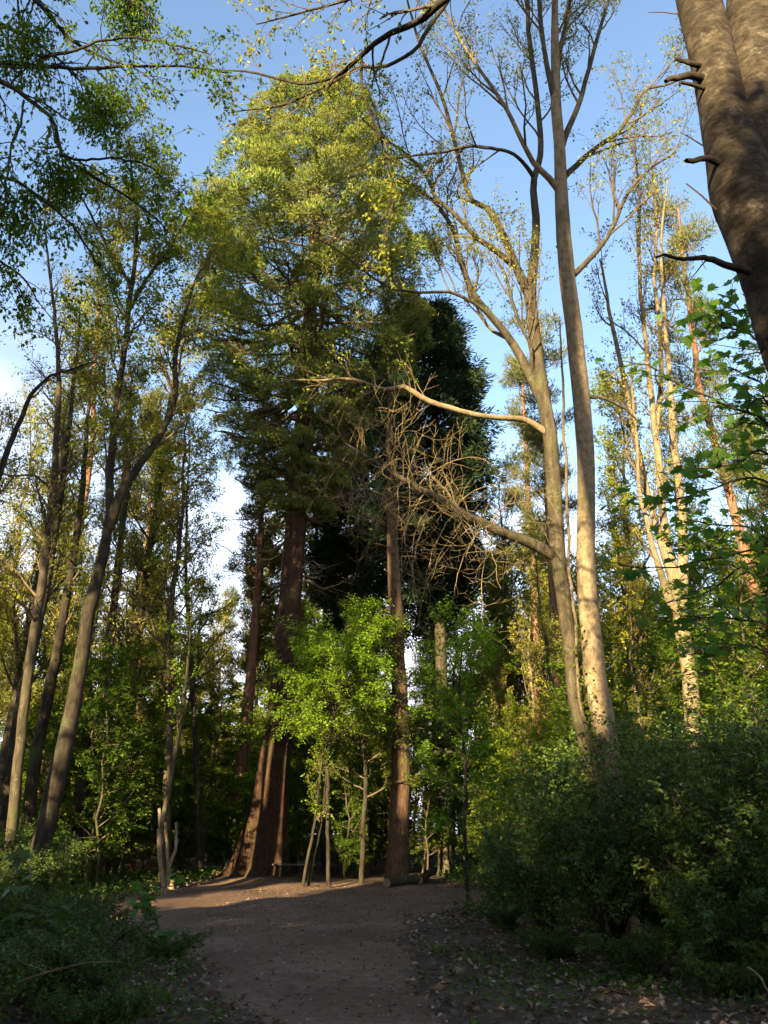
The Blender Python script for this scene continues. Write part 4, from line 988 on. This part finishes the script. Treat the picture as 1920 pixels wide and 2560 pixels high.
# tree beyond the left edge whose drooping leafy boughs hang into the picture
rng = np.random.default_rng(302)
Yh = 6.6
hb = np.array([-6.4, 6.2, gz(-6.4, 6.2)])
hang = thing('overhanging_tree', 'broadleaf tree with dark drooping leafy boughs hanging over the path edge', 'tree', hb)
k = 40; HP = np.zeros((k, 3)); HP[:, 0] = hb[0] + np.linspace(0, .5, k); HP[:, 1] = hb[1]; HP[:, 2] = np.linspace(-.1, 12.5, k)
HR = np.interp(np.linspace(0, 1, k), [0, .06, 1], [.26, .2, .05])
a = Acc(); a.tubes(HP, HR, 20, .03, rng); part('trunk', a.mesh('overhang_trunk', 'bark_dark', hb, True), hang)
HG = [[(-330, 150, 20), (0, 145, 11), (174, 156, 9), (347, 156, 7), (492, 168, 5), (579, 182, 3)],
      [(-330, -80, 20), (-80, 10, 13), (0, 58, 11), (75, 95, 9), (150, 150, 6), (230, 230, 4), (290, 310, 3)],
      [(-200, -260, 18), (0, -110, 14), (98, 12, 11), (174, 98, 9), (260, 145, 6), (330, 170, 4)],
      [(-330, 180, 20), (-100, 170, 16), (0, 214, 13), (58, 249, 11), (127, 307, 10), (150, 388, 9), (231, 446, 8), (301, 486, 6), (380, 540, 4), (420, 580, 3)],
      [(98, 140, 8), (203, 116, 7), (260, 98, 6), (324, 93, 5), (393, 110, 4), (463, 124, 4), (527, 136, 2)],
      [(-330, 380, 16), (-60, 430, 11), (40, 460, 9), (120, 510, 7), (174, 556, 6), (215, 610, 5), (255, 671, 3)],
      [(-250, -330, 16), (0, -160, 12), (160, -70, 9), (280, -20, 7), (350, 20, 5), (400, 60, 3)],
      [(-330, 560, 14), (-80, 610, 9), (0, 640, 7), (60, 690, 5), (100, 760, 3)],
      [(150, 388, 7), (215, 400, 6), (290, 390, 5), (380, 420, 4), (450, 480, 3)],
      [(60, 250, 6), (40, 330, 6), (20, 420, 5), (10, 520, 3)]]
gp, gr = [], []
for q, pts in enumerate(HG):
    p, r = trace(pts, Yh - .3, 26, rng=rng, wob=.008, dy=.9 - .12 * q); gp.append(p); gr.append(r)
    a = Acc(); a.tubes(p, r, 8, .04, rng); part('bough', a.mesh('overhang_bough', 'bark_dark', hb, True), hang)
gp, gr = np.array(gp), np.array(gr)
G1, G1R = spawn(rng, gp, gr, 15, .3, 1, .75, (.4, 1.2), -.15, .14, 7, .5, .4, .3, sag=.06, rmin=.003)
G2, G2R = spawn(rng, G1, G1R, 5, .15, 1, .34, (.4, 1.1), -.2, .16, 5, .6, .5, .2, sag=.08, rmin=.002)
a = Acc(); a.tubes(G1, G1R, 4); a.tubes(G2, G2R, 3); part('twigs', a.mesh('overhang_twigs', 'bark_dark', hb, True), hang, 'stuff')
a = Acc(); leaf_on(rng, a, G2, 7, .052, .032, .1, spread=.02, droop=.7); leaf_on(rng, a, G1, 5, .052, .032, .2, spread=.02, droop=.7)
# thick hanging clusters
for px, py, rx_, n in ((324, 15, .34, 2300), (250, 280, .30, 1900), (156, 450, .26, 1500), (60, 130, .36, 1800), (40, 560, .28, 900)):
    c = at(px, py, Yh); d = nrm(rng.normal(0, 1, (n, 3))) * (rng.uniform(0, 1, (n, 1)) ** .5) * rx_; d[:, 2] *= 1.25
    A = rng.normal(0, .5, (n, 3)); A[:, 2] -= 1.0
    a.leaves(c + d, A, rng.normal(0, 1, (n, 3)), rng.uniform(.035, .075, n), rng.uniform(.015, .03, n))
part('crown', a.mesh('overhang_crown', 'leaf_under', hb), hang)
W1, W1R = spawn(rng, HP[None], HR[None], 22, .25, 1, 3.2, (.6, 1.2), .15, .14, 8, .5, .3, .3)
W1 = W1[W1[:, -1, 0] < -4.8 ]; W1R = W1R[:len(W1)]
W2, W2R = spawn(rng, W1, W1R, 8, .15, 1, 1.0, (.5, 1.1), -.05, .15, 6, .5, .4, .3, rmin=.005)
a = Acc(); a.tubes(W1, W1R, 5); a.tubes(W2, W2R, 3); part('branches', a.mesh('overhang_branches', 'bark_dark', hb, True), hang, 'stuff')
a = Acc(); leaf_on(rng, a, W2, 24, .07, .045, .1, spread=.08); part('foliage', a.mesh('overhang_foliage', 'leaf_under', hb), hang)

# ================================================================== LARGE-LEAVED PLANTS (each leaf an object)
def maple_leaf(name, mat, size=1.0):
    """five-lobed toothed leaf blade with stalk, unit width"""
    lobes = []
    out = [(0, 0), (.16, -.06), (.40, .02), (.34, .16), (.56, .34), (.36, .40), (.40, .62), (.18, .56), (.12, .74), (0, 1.0)]
    pts = out + [(-x, y) for x, y in out[-2:0:-1]]
    n = len(pts); me = bpy.data.meshes.new(name)
    V = [(0, .36 * size, -.02 * size)] + [(x * size, y * size, (.10 * abs(x) - .10 * (y - .4) ** 2) * size) for x, y in pts]
    F = [(0, 1 + i, 1 + (i + 1) % n) for i in range(n)]
    b0 = len(V)
    V += [(-.012 * size, -.5 * size, .12 * size), (.012 * size, -.5 * size, .12 * size), (.012 * size, .02, 0), (-.012 * size, .02, 0)]
    F.append((b0, b0 + 1, b0 + 2, b0 + 3))
    me.from_pydata(V, [], F); me.materials.append(MAT[mat]); return me

def compound_leaf(name, mat):
    """pinnate leaf: five pointed leaflets on one stalk, unit length"""
    V, F = [], []
    def leaflet(o, d, L, W):
        o = np.array(o, float); d = np.array(d, float); d /= np.linalg.norm(d); s = np.cross(d, UP); s /= np.linalg.norm(s)
        b = len(V)
        for t, w, z in ((0, 0, 0), (.3, .42, .05), (.65, .36, .03), (1, 0, -.10), (.65, -.36, .03), (.3, -.42, .05), (.5, 0, -.02)):
            q = o + d * L * t + s * W * w + UP * z * L; V.append(tuple(q))
        for i in range(6): F.append((b + 6, b + i, b + (i + 1) % 6))
    for t, sg in ((.35, 1), (.35, -1), (.65, 1), (.65, -1)):
        leaflet((0, t, 0), (sg * .8, .6, -.05), .42, .24)
    leaflet((0, .72, 0), (.02, 1, -.12), .45, .26)
    b = len(V); V += [(-.012, -.15, 0), (.012, -.15, 0), (.008, .75, .0), (-.008, .75, 0)]; F.append((b, b + 1, b + 2, b + 3))
    me = bpy.data.meshes.new(name); me.from_pydata(V, [], F); me.materials.append(MAT[mat]); return me

LEAF_MAPLE = maple_leaf('maple_leaf', 'leaf_maple'); LEAF_LOW = maple_leaf('bramble_leaf', 'leaf_bramble'); LEAF_PIN = compound_leaf('pinnate_leaf', 'leaf_bush')
def leaf_objects(rng, me, parent, base, C, D, size, tilt=.45):
    for c, d in zip(C, D):
        s = size * rng.uniform(.65, 1.2)
        o = part('leaf', me, parent, loc=tuple(np.asarray(c) - base))
        yaw = math.atan2(d[1], d[0]) - pi / 2 + rng.normal(0, .5)
        o.rotation_euler = (-abs(rng.normal(.25, tilt)), rng.normal(0, .35), yaw); o.scale = (s, s, s)

rng = np.random.default_rng(311)
def maple(label, trunk, branches, Y, n_obj, size, seed, dy=-.6):
    rng = np.random.default_rng(seed)
    P, R = trace(trunk, Y, 40, ground=True, rng=rng, wob=.01)
    b = np.array([P[0][0], P[0][1], gz(P[0][0], P[0][1])])
    t = thing('maple_sapling', label, 'tree', b)
    a = Acc(); a.tubes(P, R, 10, .03, rng); part('trunk', a.mesh('maple_trunk', 'bark_dark', b, True), t)
    bp, br = [], []
    for pts in branches:
        p, r = trace(pts, Y, 20, rng=rng, wob=.012, dy=dy * rng.uniform(-.6, 1.2)); bp.append(p); br.append(r)
    bp, br = np.array(bp), np.array(br)
    single(bp, br, 'maple', 'bark_dark', b, t, 6)
    s1, s1r = spawn(rng, bp, br, 14, .2, 1, .6, (.5, 1.1), .05, .14, 5, .6, .5, .3, flat=.5, rmin=.003)
    a = Acc(); a.tubes(s1, s1r, 4); part('twigs', a.mesh('maple_twigs', 'bark_dark', b, True), t, 'stuff')
    C = np.concatenate([s1[:, -1], s1[:, -2], s1[:, -3], bp[:, -1], bp[:, -3], bp[:, -6], bp[:, -9]]); C = C + rng.normal(0, .05, C.shape)
    D = rng.normal(0, 1, C.shape)
    pick = rng.permutation(len(C))[:n_obj]
    leaf_objects(rng, LEAF_MAPLE, t, b, C[pick], D[pick], size)
    return t
maple('maple sapling with broad lobed green leaves reaching in beside the forked trunk', [(2120, 2100, 26), (2090, 1700, 22), (2060, 1400, 18), (2020, 1100, 13), (1975, 850, 8), (1940, 700, 4)],
    [[(2045, 1290, 9), (1920, 1080, 7), (1816, 1025, 6), (1707, 971, 5), (1631, 917, 4), (1559, 902, 2)], [(2050, 1330, 8), (1920, 1123, 6), (1852, 1145, 5), (1762, 1166, 4), (1675, 1185, 2)], [(2055, 1360, 8), (1920, 1203, 6), (1798, 1210, 5), (1707, 1239, 4), (1620, 1260, 2)], [(1990, 930, 7), (1870, 837, 5), (1805, 819, 4), (1762, 805, 2)], [(1980, 880, 6), (1900, 790, 5), (1840, 770, 4), (1800, 790, 2)], [(2030, 1150, 7), (1930, 980, 5), (1850, 930, 4), (1780, 900, 2)], [(2040, 1220, 7), (1900, 1010, 5), (1840, 1060, 4), (1790, 1090, 2)]], 7.6, 300, .14, 312)
maple('maple sapling with flat sprays of lobed leaves above the dense shrubs', [(2090, 2150, 22), (2060, 1800, 18), (2030, 1600, 14), (2000, 1450, 9), (1970, 1330, 4)],
    [[(2030, 1600, 8), (1920, 1383, 6), (1816, 1387, 5), (1689, 1409, 4), (1545, 1412, 2)], [(2035, 1640, 8), (1920, 1420, 6), (1827, 1452, 5), (1747, 1492, 4), (1660, 1510, 2)], [(2040, 1650, 7), (1900, 1560, 6), (1800, 1540, 4), (1700, 1560, 2)], [(2010, 1480, 6), (1900, 1330, 5), (1800, 1310, 4), (1720, 1300, 2)], [(2045, 1700, 7), (1930, 1640, 5), (1840, 1620, 4), (1760, 1640, 2)]], 8.4, 260, .14, 313)

# ------------------------------------------------------------------ shrubs
def proto_bush(seed, h, rad, leaf, n0=16, m=10, sz=.075, droop=.2):
    rng = np.random.default_rng(seed)
    k = 9
    az = rng.uniform(0, 6.28, n0); ln = rng.uniform(.6, 1.15, n0)
    tt = np.linspace(0, 1, k)
    r = rad * ln[:, None] * tt ** 1.3
    P = np.stack([np.cos(az)[:, None] * r, np.sin(az)[:, None] * r, h * ln[:, None] * (tt * 1.25 - .35 * tt ** 2.4) - .05], -1) + 0
    P[:, 1:] += rng.normal(0, .05, (n0, k - 1, 3))
    R = .016 * np.linspace(1, .3, k)[None] * np.ones((n0, 1))
    C1, C1R = spawn(rng, P, R, 9, .15, 1, h * .40, (.5, 1.2), .12, .14, 6, .6, .4, .4, rmin=.004)
    C2, C2R = spawn(rng, C1, C1R, 5, .15, 1, h * .16, (.5, 1.2), .05, .15, 4, .6, .5, .3, rmin=.003)
    a = Acc(); a.tubes(P, R, 5); a.tubes(C1, C1R, 4); a.tubes(C2, C2R, 3); sm = a.mesh('shrub_stems', 'bark_dark', smooth=True)
    a = Acc(); leaf_on(rng, a, C2, m, sz, sz * .5, .1, .35, droop=droop, spread=.03); leaf_on(rng, a, C1, m // 2, sz, sz * .5, .2, .35, droop=droop, spread=.03)
    fm = a.mesh('shrub_foliage', leaf)
    return [('stems', sm, 'stuff'), ('foliage', fm, 'stuff')], np.concatenate([C2[:, -1], C1[:, -1]])
bushes = [proto_bush(401, 2.6, 1.3, 'leaf_bush'), proto_bush(402, 2.3, 1.5, 'leaf_bush', 18), proto_bush(403, 3.0, 1.4, 'leaf_bush')]
brambles = [proto_bush(411, .95, 1.0, 'leaf_bramble', 18, 9, .06), proto_bush(412, .75, 1.2, 'leaf_bramble', 20, 9, .065)]
BUSH = [(2.5, 14.2, 1, .72, 'dark green shrub at the inner end of the thicket where the path bends'), (3.1, 12.6, 0, .85, 'leafy dark shrub leaning over the litter beside the path'), (4.1, 11.8, 2, .9, 'tall dense dark green shrub below the twin-stemmed tree'), (5.1, 12.9, 2, 1.0, 'upright dense shrub hiding the foot of the twin-stemmed tree'), (4.9, 10.8, 1, .95, 'rounded dense shrub with pinnate leaves in front of the thicket'), (3.7, 14.6, 0, 1.05, 'dark shrub in the middle row of the thicket'), (5.7, 15.0, 2, 1.08, 'tall shrub rising at the back of the thicket'), (6.6, 13.6, 0, 1.2, 'broad shrub below the maple saplings'), (6.1, 11.4, 1, 1.2, 'big leafy shrub at the outer side of the thicket'), (2.4, 17.0, 1, .6, 'small shrub beside the far bend of the path'), (4.6, 17.4, 2, 1.0, 'shrub behind the twin-stemmed tree'), (7.2, 17.5, 2, 1.15, 'tall shrub behind the thicket below the leaning pine'), (3.2, 19.5, 0, .7, 'low shrub by the sunlit verge of the path'), (5.0, 9.6, 1, .62, 'low shrub in front of the thicket above the fallen leaves'), (3.9, 10.5, 1, .50, 'short shrub at the front edge of the thicket'), (4.4, 13.9, 1, .9, 'dense low shrub against the foot of the twin-stemmed tree'), (5.6, 8.8, 0, .75, 'lighter green shrub growing nearest the forked trunk')]
rng = np.random.default_rng(420)
for q, (x, y, i, s_, lab) in enumerate(BUSH):
    rz = rng.uniform(0, 6.28)
    t = place(bushes[i][0], 'shrub', lab, 'shrub', (x, y, gz(x, y)), rz, s_, 'shrubs of the thicket')
    if y < 15.5:
        E = bushes[i][1]; pick = rng.permutation(len(E))[:70]
        leaf_objects(rng, LEAF_PIN, t, np.zeros(3), E[pick], E[pick] - np.array([0, 0, 1.0]), .20 / s_)
BRAM = [(-3.0, 9.2, 0, 1.0), (-4.1, 9.8, 1, 1.15), (-3.6, 11.2, 0, 1.1), (-5.0, 11.4, 1, 1.2), (-4.4, 12.8, 0, 1.2), (-6.2, 13.2, 1, 1.3), (-5.4, 14.6, 0, 1.1), (-7.3, 15.2, 1, 1.4), (-2.5, 8.2, 1, .7), (-3.6, 7.8, 0, 1.0), (-8.4, 17.2, 0, 1.4), (-6.6, 10.6, 1, 1.3), (-2.9, 12.4, 1, .6)]
BRAM_LAB = ['bramble at the path edge beside the long dead cane', 'bramble just behind the long dead cane', 'bramble beside the seedling in the middle of the verge', 'bramble at the foot of the highest seedling', 'bramble right behind the highest seedling', 'broad bramble below the leaning forked tree', 'bramble reaching towards the sunlit track', 'broad bramble on the far side of the verge by the trunks', 'smallest bramble spilling onto the path', 'bramble that the long dead cane leans out of', 'bramble growing in among the dark shrubs', 'wide bramble on the outer side of the verge away from the path', 'little bramble round the seedling by the sunlit track']
for q, (x, y, i, s_) in enumerate(BRAM):
    s_ *= .74
    place(brambles[i][0], 'bramble_bush', BRAM_LAB[q], 'bramble', (x, y, gz(x, y)), rng.uniform(0, 6.28), s_, 'brambles in the verge')
for q, (x, y, i, s_) in enumerate(((3.0, 11.4, 0, .6), (3.7, 10.0, 1, .55), (4.6, 9.4, 0, .6), (2.3, 13.0, 1, .5), (5.3, 9.9, 1, .7), (4.2, 11.0, 0, .7), (2.0, 15.6, 0, .5), (4.35, 12.9, 0, .9), (4.9, 13.4, 1, .9))):
    place(brambles[i][0], 'bramble_bush', 'low bramble growing round the feet of the tall shrubs in the thicket', 'bramble', (x, y, gz(x, y)), q * 2.1, s_, 'brambles under the thicket')
# sycamore seedlings standing in the brambles
for (x, y, h, n, lab) in ((-5.1, 12.2, 1.35, 46, 'broad-leaved seedling standing highest in the brambles'), (-3.2, 12.7, .95, 34, 'broad-leaved seedling at the tip of the brambles by the sunlit track'), (-3.9, 10.2, 1.0, 40, 'broad-leaved seedling in the middle of the brambles')):
    b = np.array([x, y, gz(x, y)]); t = thing('sycamore_seedling', lab, 'seedling', b)
    P = np.array([b + [rng.normal(0, .03) * j, rng.normal(0, .03) * j, h * j / 7 - .03] for j in range(8)]); R = np.linspace(.012, .005, 8)
    a = Acc(); a.tubes(P, R, 6); part('stem', a.mesh('seedling_stem', 'bark_dark', b, True), t)
    s1, s1r = spawn(rng, P[None], R[None], 9, .3, 1, .45, (.7, 1.3), .1, .1, 5, .7, .5, rmin=.003); a = Acc(); a.tubes(s1, s1r, 4); part('twigs', a.mesh('seedling_twigs', 'bark_dark', b, True), t, 'stuff')
    C = np.concatenate([s1[:, -1], s1[:, -2], s1[:, -3], s1[:, -4], P[-2:]])
    C = np.concatenate([C, C + rng.normal(0, .08, C.shape)])[:n]
    leaf_objects(rng, LEAF_LOW if n > 36 else LEAF_MAPLE, t, b, C, C - b + rng.normal(0, .2, C.shape), .19)
# dark shrubs of the left middle distance
for (x, y) in scatter(16, 18, 30, .62, 1.4, xmax=-7.0):
    i = rng.integers(0, 3)
    place(bushes[i][0], 'shrub', 'dark leafy shrub ' + where(x, y), 'shrub', (x, y, gz(x, y)), rng.uniform(0, 6.28), rng.uniform(.45, .75), 'shrubs beyond the brambles')

# ------------------------------------------------------------------ canes and sticks
def stick(name, lab, cat, pts, Y, mat, dy=0.0, sides=7):
    p, r = trace(pts, Y, 14, rng=rng, wob=.006, dy=dy)
    a = Acc(); a.tubes(p, r, sides, .05, rng, close=True); o = part(name, a.mesh(name, mat, p[0], True), None, loc=tuple(p[0])); return tag(o, lab, cat)
stick('bramble_cane', 'long pale dead cane arching through the dark brambles', 'cane', [(-30, 2520, 7), (40, 2465, 6), (110, 2440, 6), (160, 2425, 5), (235, 2408, 4), (300, 2406, 3)], 7.6, 'bark_twig')
stick('bramble_cane', 'short pale dead cane lying across the brambles above the long one', 'cane', [(-20, 2396, 4), (40, 2404, 4), (90, 2418, 4), (125, 2432, 3)], 7.7, 'bark_twig')
stick('fallen_stick', 'thin pale stick leaning out of the leaf litter by the low shrub', 'stick', [(1930, 2500, 6), (1895, 2450, 6), (1868, 2418, 5)], 8.4, 'bark_pale')

# ================================================================== LOGS, STUMPS, BENCH round the clearing
def log(name, lab, p, q, r, mat='bark_grey'):
    P = np.linspace(p, q, 12) + rng.normal(0, .012, (12, 3)); R = np.full(12, r) * rng.uniform(.92, 1.06, 12)
    b = np.array(p, float); t = thing(name, lab, 'log', b)
    a = Acc(); a.tubes(P, R, 14, .05, rng); bk = part('bark', a.mesh(name + '_bark', mat, b, True), t)
    d = nrm(P[-1] - P[0])
    for e, sg in ((0, -1), (-1, 1)):
        a = Acc(); a.tubes(np.stack([P[e] - d * sg * .02, P[e] + d * sg * .006]), np.array([R[e] * .93, R[e] * .93]), 14, close=True)
        part('cut_end', a.mesh(name + '_cut', 'cut_wood', b), bk)
    return t
def gp3(px, py, dz=0.):
    g = on_ground(px, py); return np.array([g[0], g[1], gz(g[0], g[1]) + dz])
A0, A1 = gp3(966, 2222, .17), gp3(1040, 2214, .17)
log('fallen_log', 'mossy fallen log lying at the edge of the clearing below the reddish trunk', A0, A1, .14, 'bark_grey')
log('short_log', 'short dark log end rising out of the grass beside the mossy fallen log', gp3(1048, 2214, .12), gp3(1085, 2204, .32), .13, 'bark_dark')
log('cut_log', 'small pale sawn log left of the redwood base', gp3(522, 2196, .11), gp3(548, 2200, .12), .12, 'bark_pale')
log('cut_log', 'slim sawn branch piece leaning by the left side of the redwood base', gp3(556, 2198, .05), gp3(568, 2196, .6), .06, 'bark_pale')
st = gp3(427, 2226); t = thing('tree_stump', 'little pale sawn stump beside the coppiced stems', 'stump', st)
a = Acc(); a.tubes(np.array([st - [0, 0, .05], st + [0, 0, .10], st + [.01, 0, .24]]), np.array([.15, .12, .11]), 14, .06, rng); part('bark', a.mesh('stump_bark', 'bark_pale', st, True), t)
a = Acc(); a.tubes(np.array([st + [0, 0, .2], st + [.01, 0, .246]]), np.array([.105, .105]), 14, close=True); part('cut_top', a.mesh('stump_cut', 'cut_wood', st), t)
# plank bench against the redwood
bb = gp3(740, 2204); bb[1] = 31.2; bb[0] = at(735, 2204, 31.2)[0]; bb[2] = gz(bb[0], bb[1])
t = thing('bench', 'low dark plank bench standing right of the redwood base', 'bench', bb)
for j in range(3):
    a = Acc(); a.box(bb + [0, -.17 + .17 * j, .46], (1.5, .155, .05)); part('seat_plank', a.mesh('bench_plank', 'old_plank', bb), t)
for sx in (-.55, .55):
    a = Acc(); a.tubes(np.array([bb + [sx, 0, -.05], bb + [sx, 0, .2], bb + [sx, 0, .43]]), np.array([.15, .14, .145]), 12, .05, rng, close=True); part('leg', a.mesh('bench_leg', 'bark_dark', bb, True), t)
# pale leaning stems at the clearing's edge
for q, (pts, lab) in enumerate((([(757, 2240, 9), (762, 2190, 8), (772, 2130, 8), (786, 2060, 7), (800, 1960, 6), (810, 1850, 4)], 'pale thin leaning stem at the edge of the clearing beside the bench'), ([(768, 2238, 10), (774, 2195, 9), (785, 2140, 8), (798, 2070, 8), (812, 1960, 6), (818, 1840, 4)], 'second thin leaning stem crossing behind the first near the bench'))):
    p, r = trace(pts, 28.3 + .3 * q, 24, ground=True, rng=rng, wob=.01); b = np.array([p[0][0], p[0][1], gz(p[0][0], p[0][1])])
    t = thing('thin_sapling', lab, 'tree', b); a = Acc(); a.tubes(p, r, 8, .03, rng); part('trunk', a.mesh('thin_trunk', 'bark_dark', b, True), t)
    s1, s1r = spawn(rng, p[None], r[None], 8, .4, 1, 1.0, (.6, 1.2), .1, .12, 6, .6, .4, rmin=.004); s2, s2r = spawn(rng, s1, s1r, 5, .2, 1, .45, (.5, 1), 0, .12, 4, .6, .5, flat=.7, rmin=.003)
    a = Acc(); a.tubes(s1, s1r, 4); a.tubes(s2, s2r, 3); part('twigs', a.mesh('thin_twigs', 'bark_twig', b, True), t, 'stuff')
    a = Acc(); leaf_on(rng, a, s2, 12, .08, .055, .05, .7); part('crown', a.mesh('thin_crown', 'leaf_fresh', b), t)

# ================================================================== LEAF LITTER AND GROUND COVER
rng = np.random.default_rng(500)
def floor_leaves(n, x0, x1, y0, y1, cond, L, W, up=.9):
    x = rng.uniform(x0, x1, n); y = y0 + (y1 - y0) * rng.uniform(0, 1, n) ** 1.3
    k_ = cond(x, y); x, y = x[k_], y[k_]
    C = np.stack([x, y, hgt(x, y) + rng.uniform(.014, .04, len(x))], -1)
    A = rng.normal(0, 1, C.shape); A[:, 2] = np.abs(rng.normal(0, .25, len(x)))
    Nn = rng.normal(0, .35, C.shape); Nn[:, 2] += up
    sc = rng.uniform(.5, 1.4, len(x))
    return C, A, Nn, L * sc, W * sc
a = Acc()
a.leaves(*floor_leaves(60000, -14, 14, 4, 34, lambda x, y: (path_dist(x, y) > -.25 + .5 * rng.uniform(0, 1, len(x)) ** 2) & (np.hypot(x - SEQ[0], y - SEQ[1]) > 1.5), .085, .055), fold=.3)
a.leaves(*floor_leaves(9000, -4, 6, 5, 30, lambda x, y: path_dist(x, y) < .3, .05, .028), fold=.25)
o = part('leaf_litter', a.mesh('leaf_litter', 'litter')); o['kind'] = 'stuff'; tag(o, 'dry brown fallen leaves covering the woodland floor and path edges', 'leaf litter')
a = Acc()
def cover(n, x0, x1, y0, y1, thr, hmax, sz):
    x = rng.uniform(x0, x1, n); y = rng.uniform(y0, y1, n)
    f = np.sin(x * 1.3 + 2) * np.sin(y * .9 + 1) + .6 * np.sin(x * 3.1 + y * 2.3) + rng.normal(0, .35, n)
    k_ = (f > thr) & (path_dist(x, y) > .12); x, y = x[k_], y[k_]
    z = rng.uniform(.02, hmax, len(x)) * rng.uniform(.3, 1, len(x))
    C = np.stack([x, y, hgt(x, y) + z], -1); A = rng.normal(0, 1, C.shape); A[:, 2] = np.abs(A[:, 2]) * .6 + .1
    Nn = rng.normal(0, .5, C.shape); Nn[:, 2] += .9; sc = rng.uniform(.6, 1.4, len(x))
    a.leaves(C, A, Nn, sz * sc, sz * .6 * sc)
cover(16000, -14, -3.6, 18, 36, -.5, .35, .12)
cover(9000, 1.5, 12, 19, 38, -.2, .35, .12)
cover(9000, .2, 5, 5, 14, .35, .16, .06)
cover(7000, -4, -.8, 5, 16, .1, .2, .06)
cover(9000, -4, 6, 33, 40, -.4, .4, .13)
o = part('ground_cover', a.mesh('ground_cover', 'ground_green')); o['kind'] = 'stuff'; tag(o, 'low green ground plants spreading under the trees beside the clearing', 'ground cover')

# shade trees standing behind the viewer and beyond the left edge of the picture
tall = [proto_broad(131, 26, .3, 'leaf_under', 'bark_dark', m=14, sz=.17, n1=34, l1=3.6, t0=.40), proto_broad(132, 27, .3, 'leaf_under', 'bark_dark', m=14, sz=.17, n1=36, l1=3.8, t0=.42), proto_broad(133, 27, .3, 'leaf_under', 'bark_dark', m=14, sz=.17, n1=34, l1=3.4, t0=.58)]
for x, y, i, s_ in ((-17.8, 3, 0, 1.2), (-14.6, 5.5, 0, 1.2), (-20, 7.5, 1, 1.1), (-21, -2, 0, 1.2), (-24, 2, 0, 1.1), (-6.8, -9.5, 2, 1.32), (-11.6, 3.5, 2, 1.2), (-3.0, -13, 2, 1.15), (-10.5, -9, 2, 1.1)):
    place(tall[i], 'broadleaf_tree', 'tall leafy tree with a high crown on the sunny side of the clearing', 'tree', (x, y, gz(x, y)), x * 1.7, s_, 'shade trees on the sunny side')
for q, (x, y, s_) in enumerate(((-12.6, -4.6, 1.0), (-10.2, -6, 1.5), (-8.7, -4.4, 1.25), (-5.8, -6.4, .72), (-3.6, -5.2, .95), (-1.2, -6.8, .7), (1.2, -6, .6), (-13.2, -2.5, .8), (-11.5, -10, 1.2), (-7, -10.5, 1.0), (-9.1, -8.2, 1.0), (-12.6, -7.5, 1.0), (-6.9, -7.8, .9), (-4.7, -8.6, .9), (-2.5, -11, 1.2), (-14.5, -9, 1.2), (3.5, -9, 1.0), (-9.4, 2.0, .8), (-10.2, 5.4, .85), (-14.9, 4.2, .9), (-21.6, 4.5, 1.3), (-23.5, 8, 1.3))):
    place(thick[q % 2 if q != 4 else 0], 'bushy_tree', 'bushy tree leafed to the ground on the sunny side of the clearing', 'tree', (x, y, gz(x, y)), q * 1.9, s_, 'bushy shade trees')
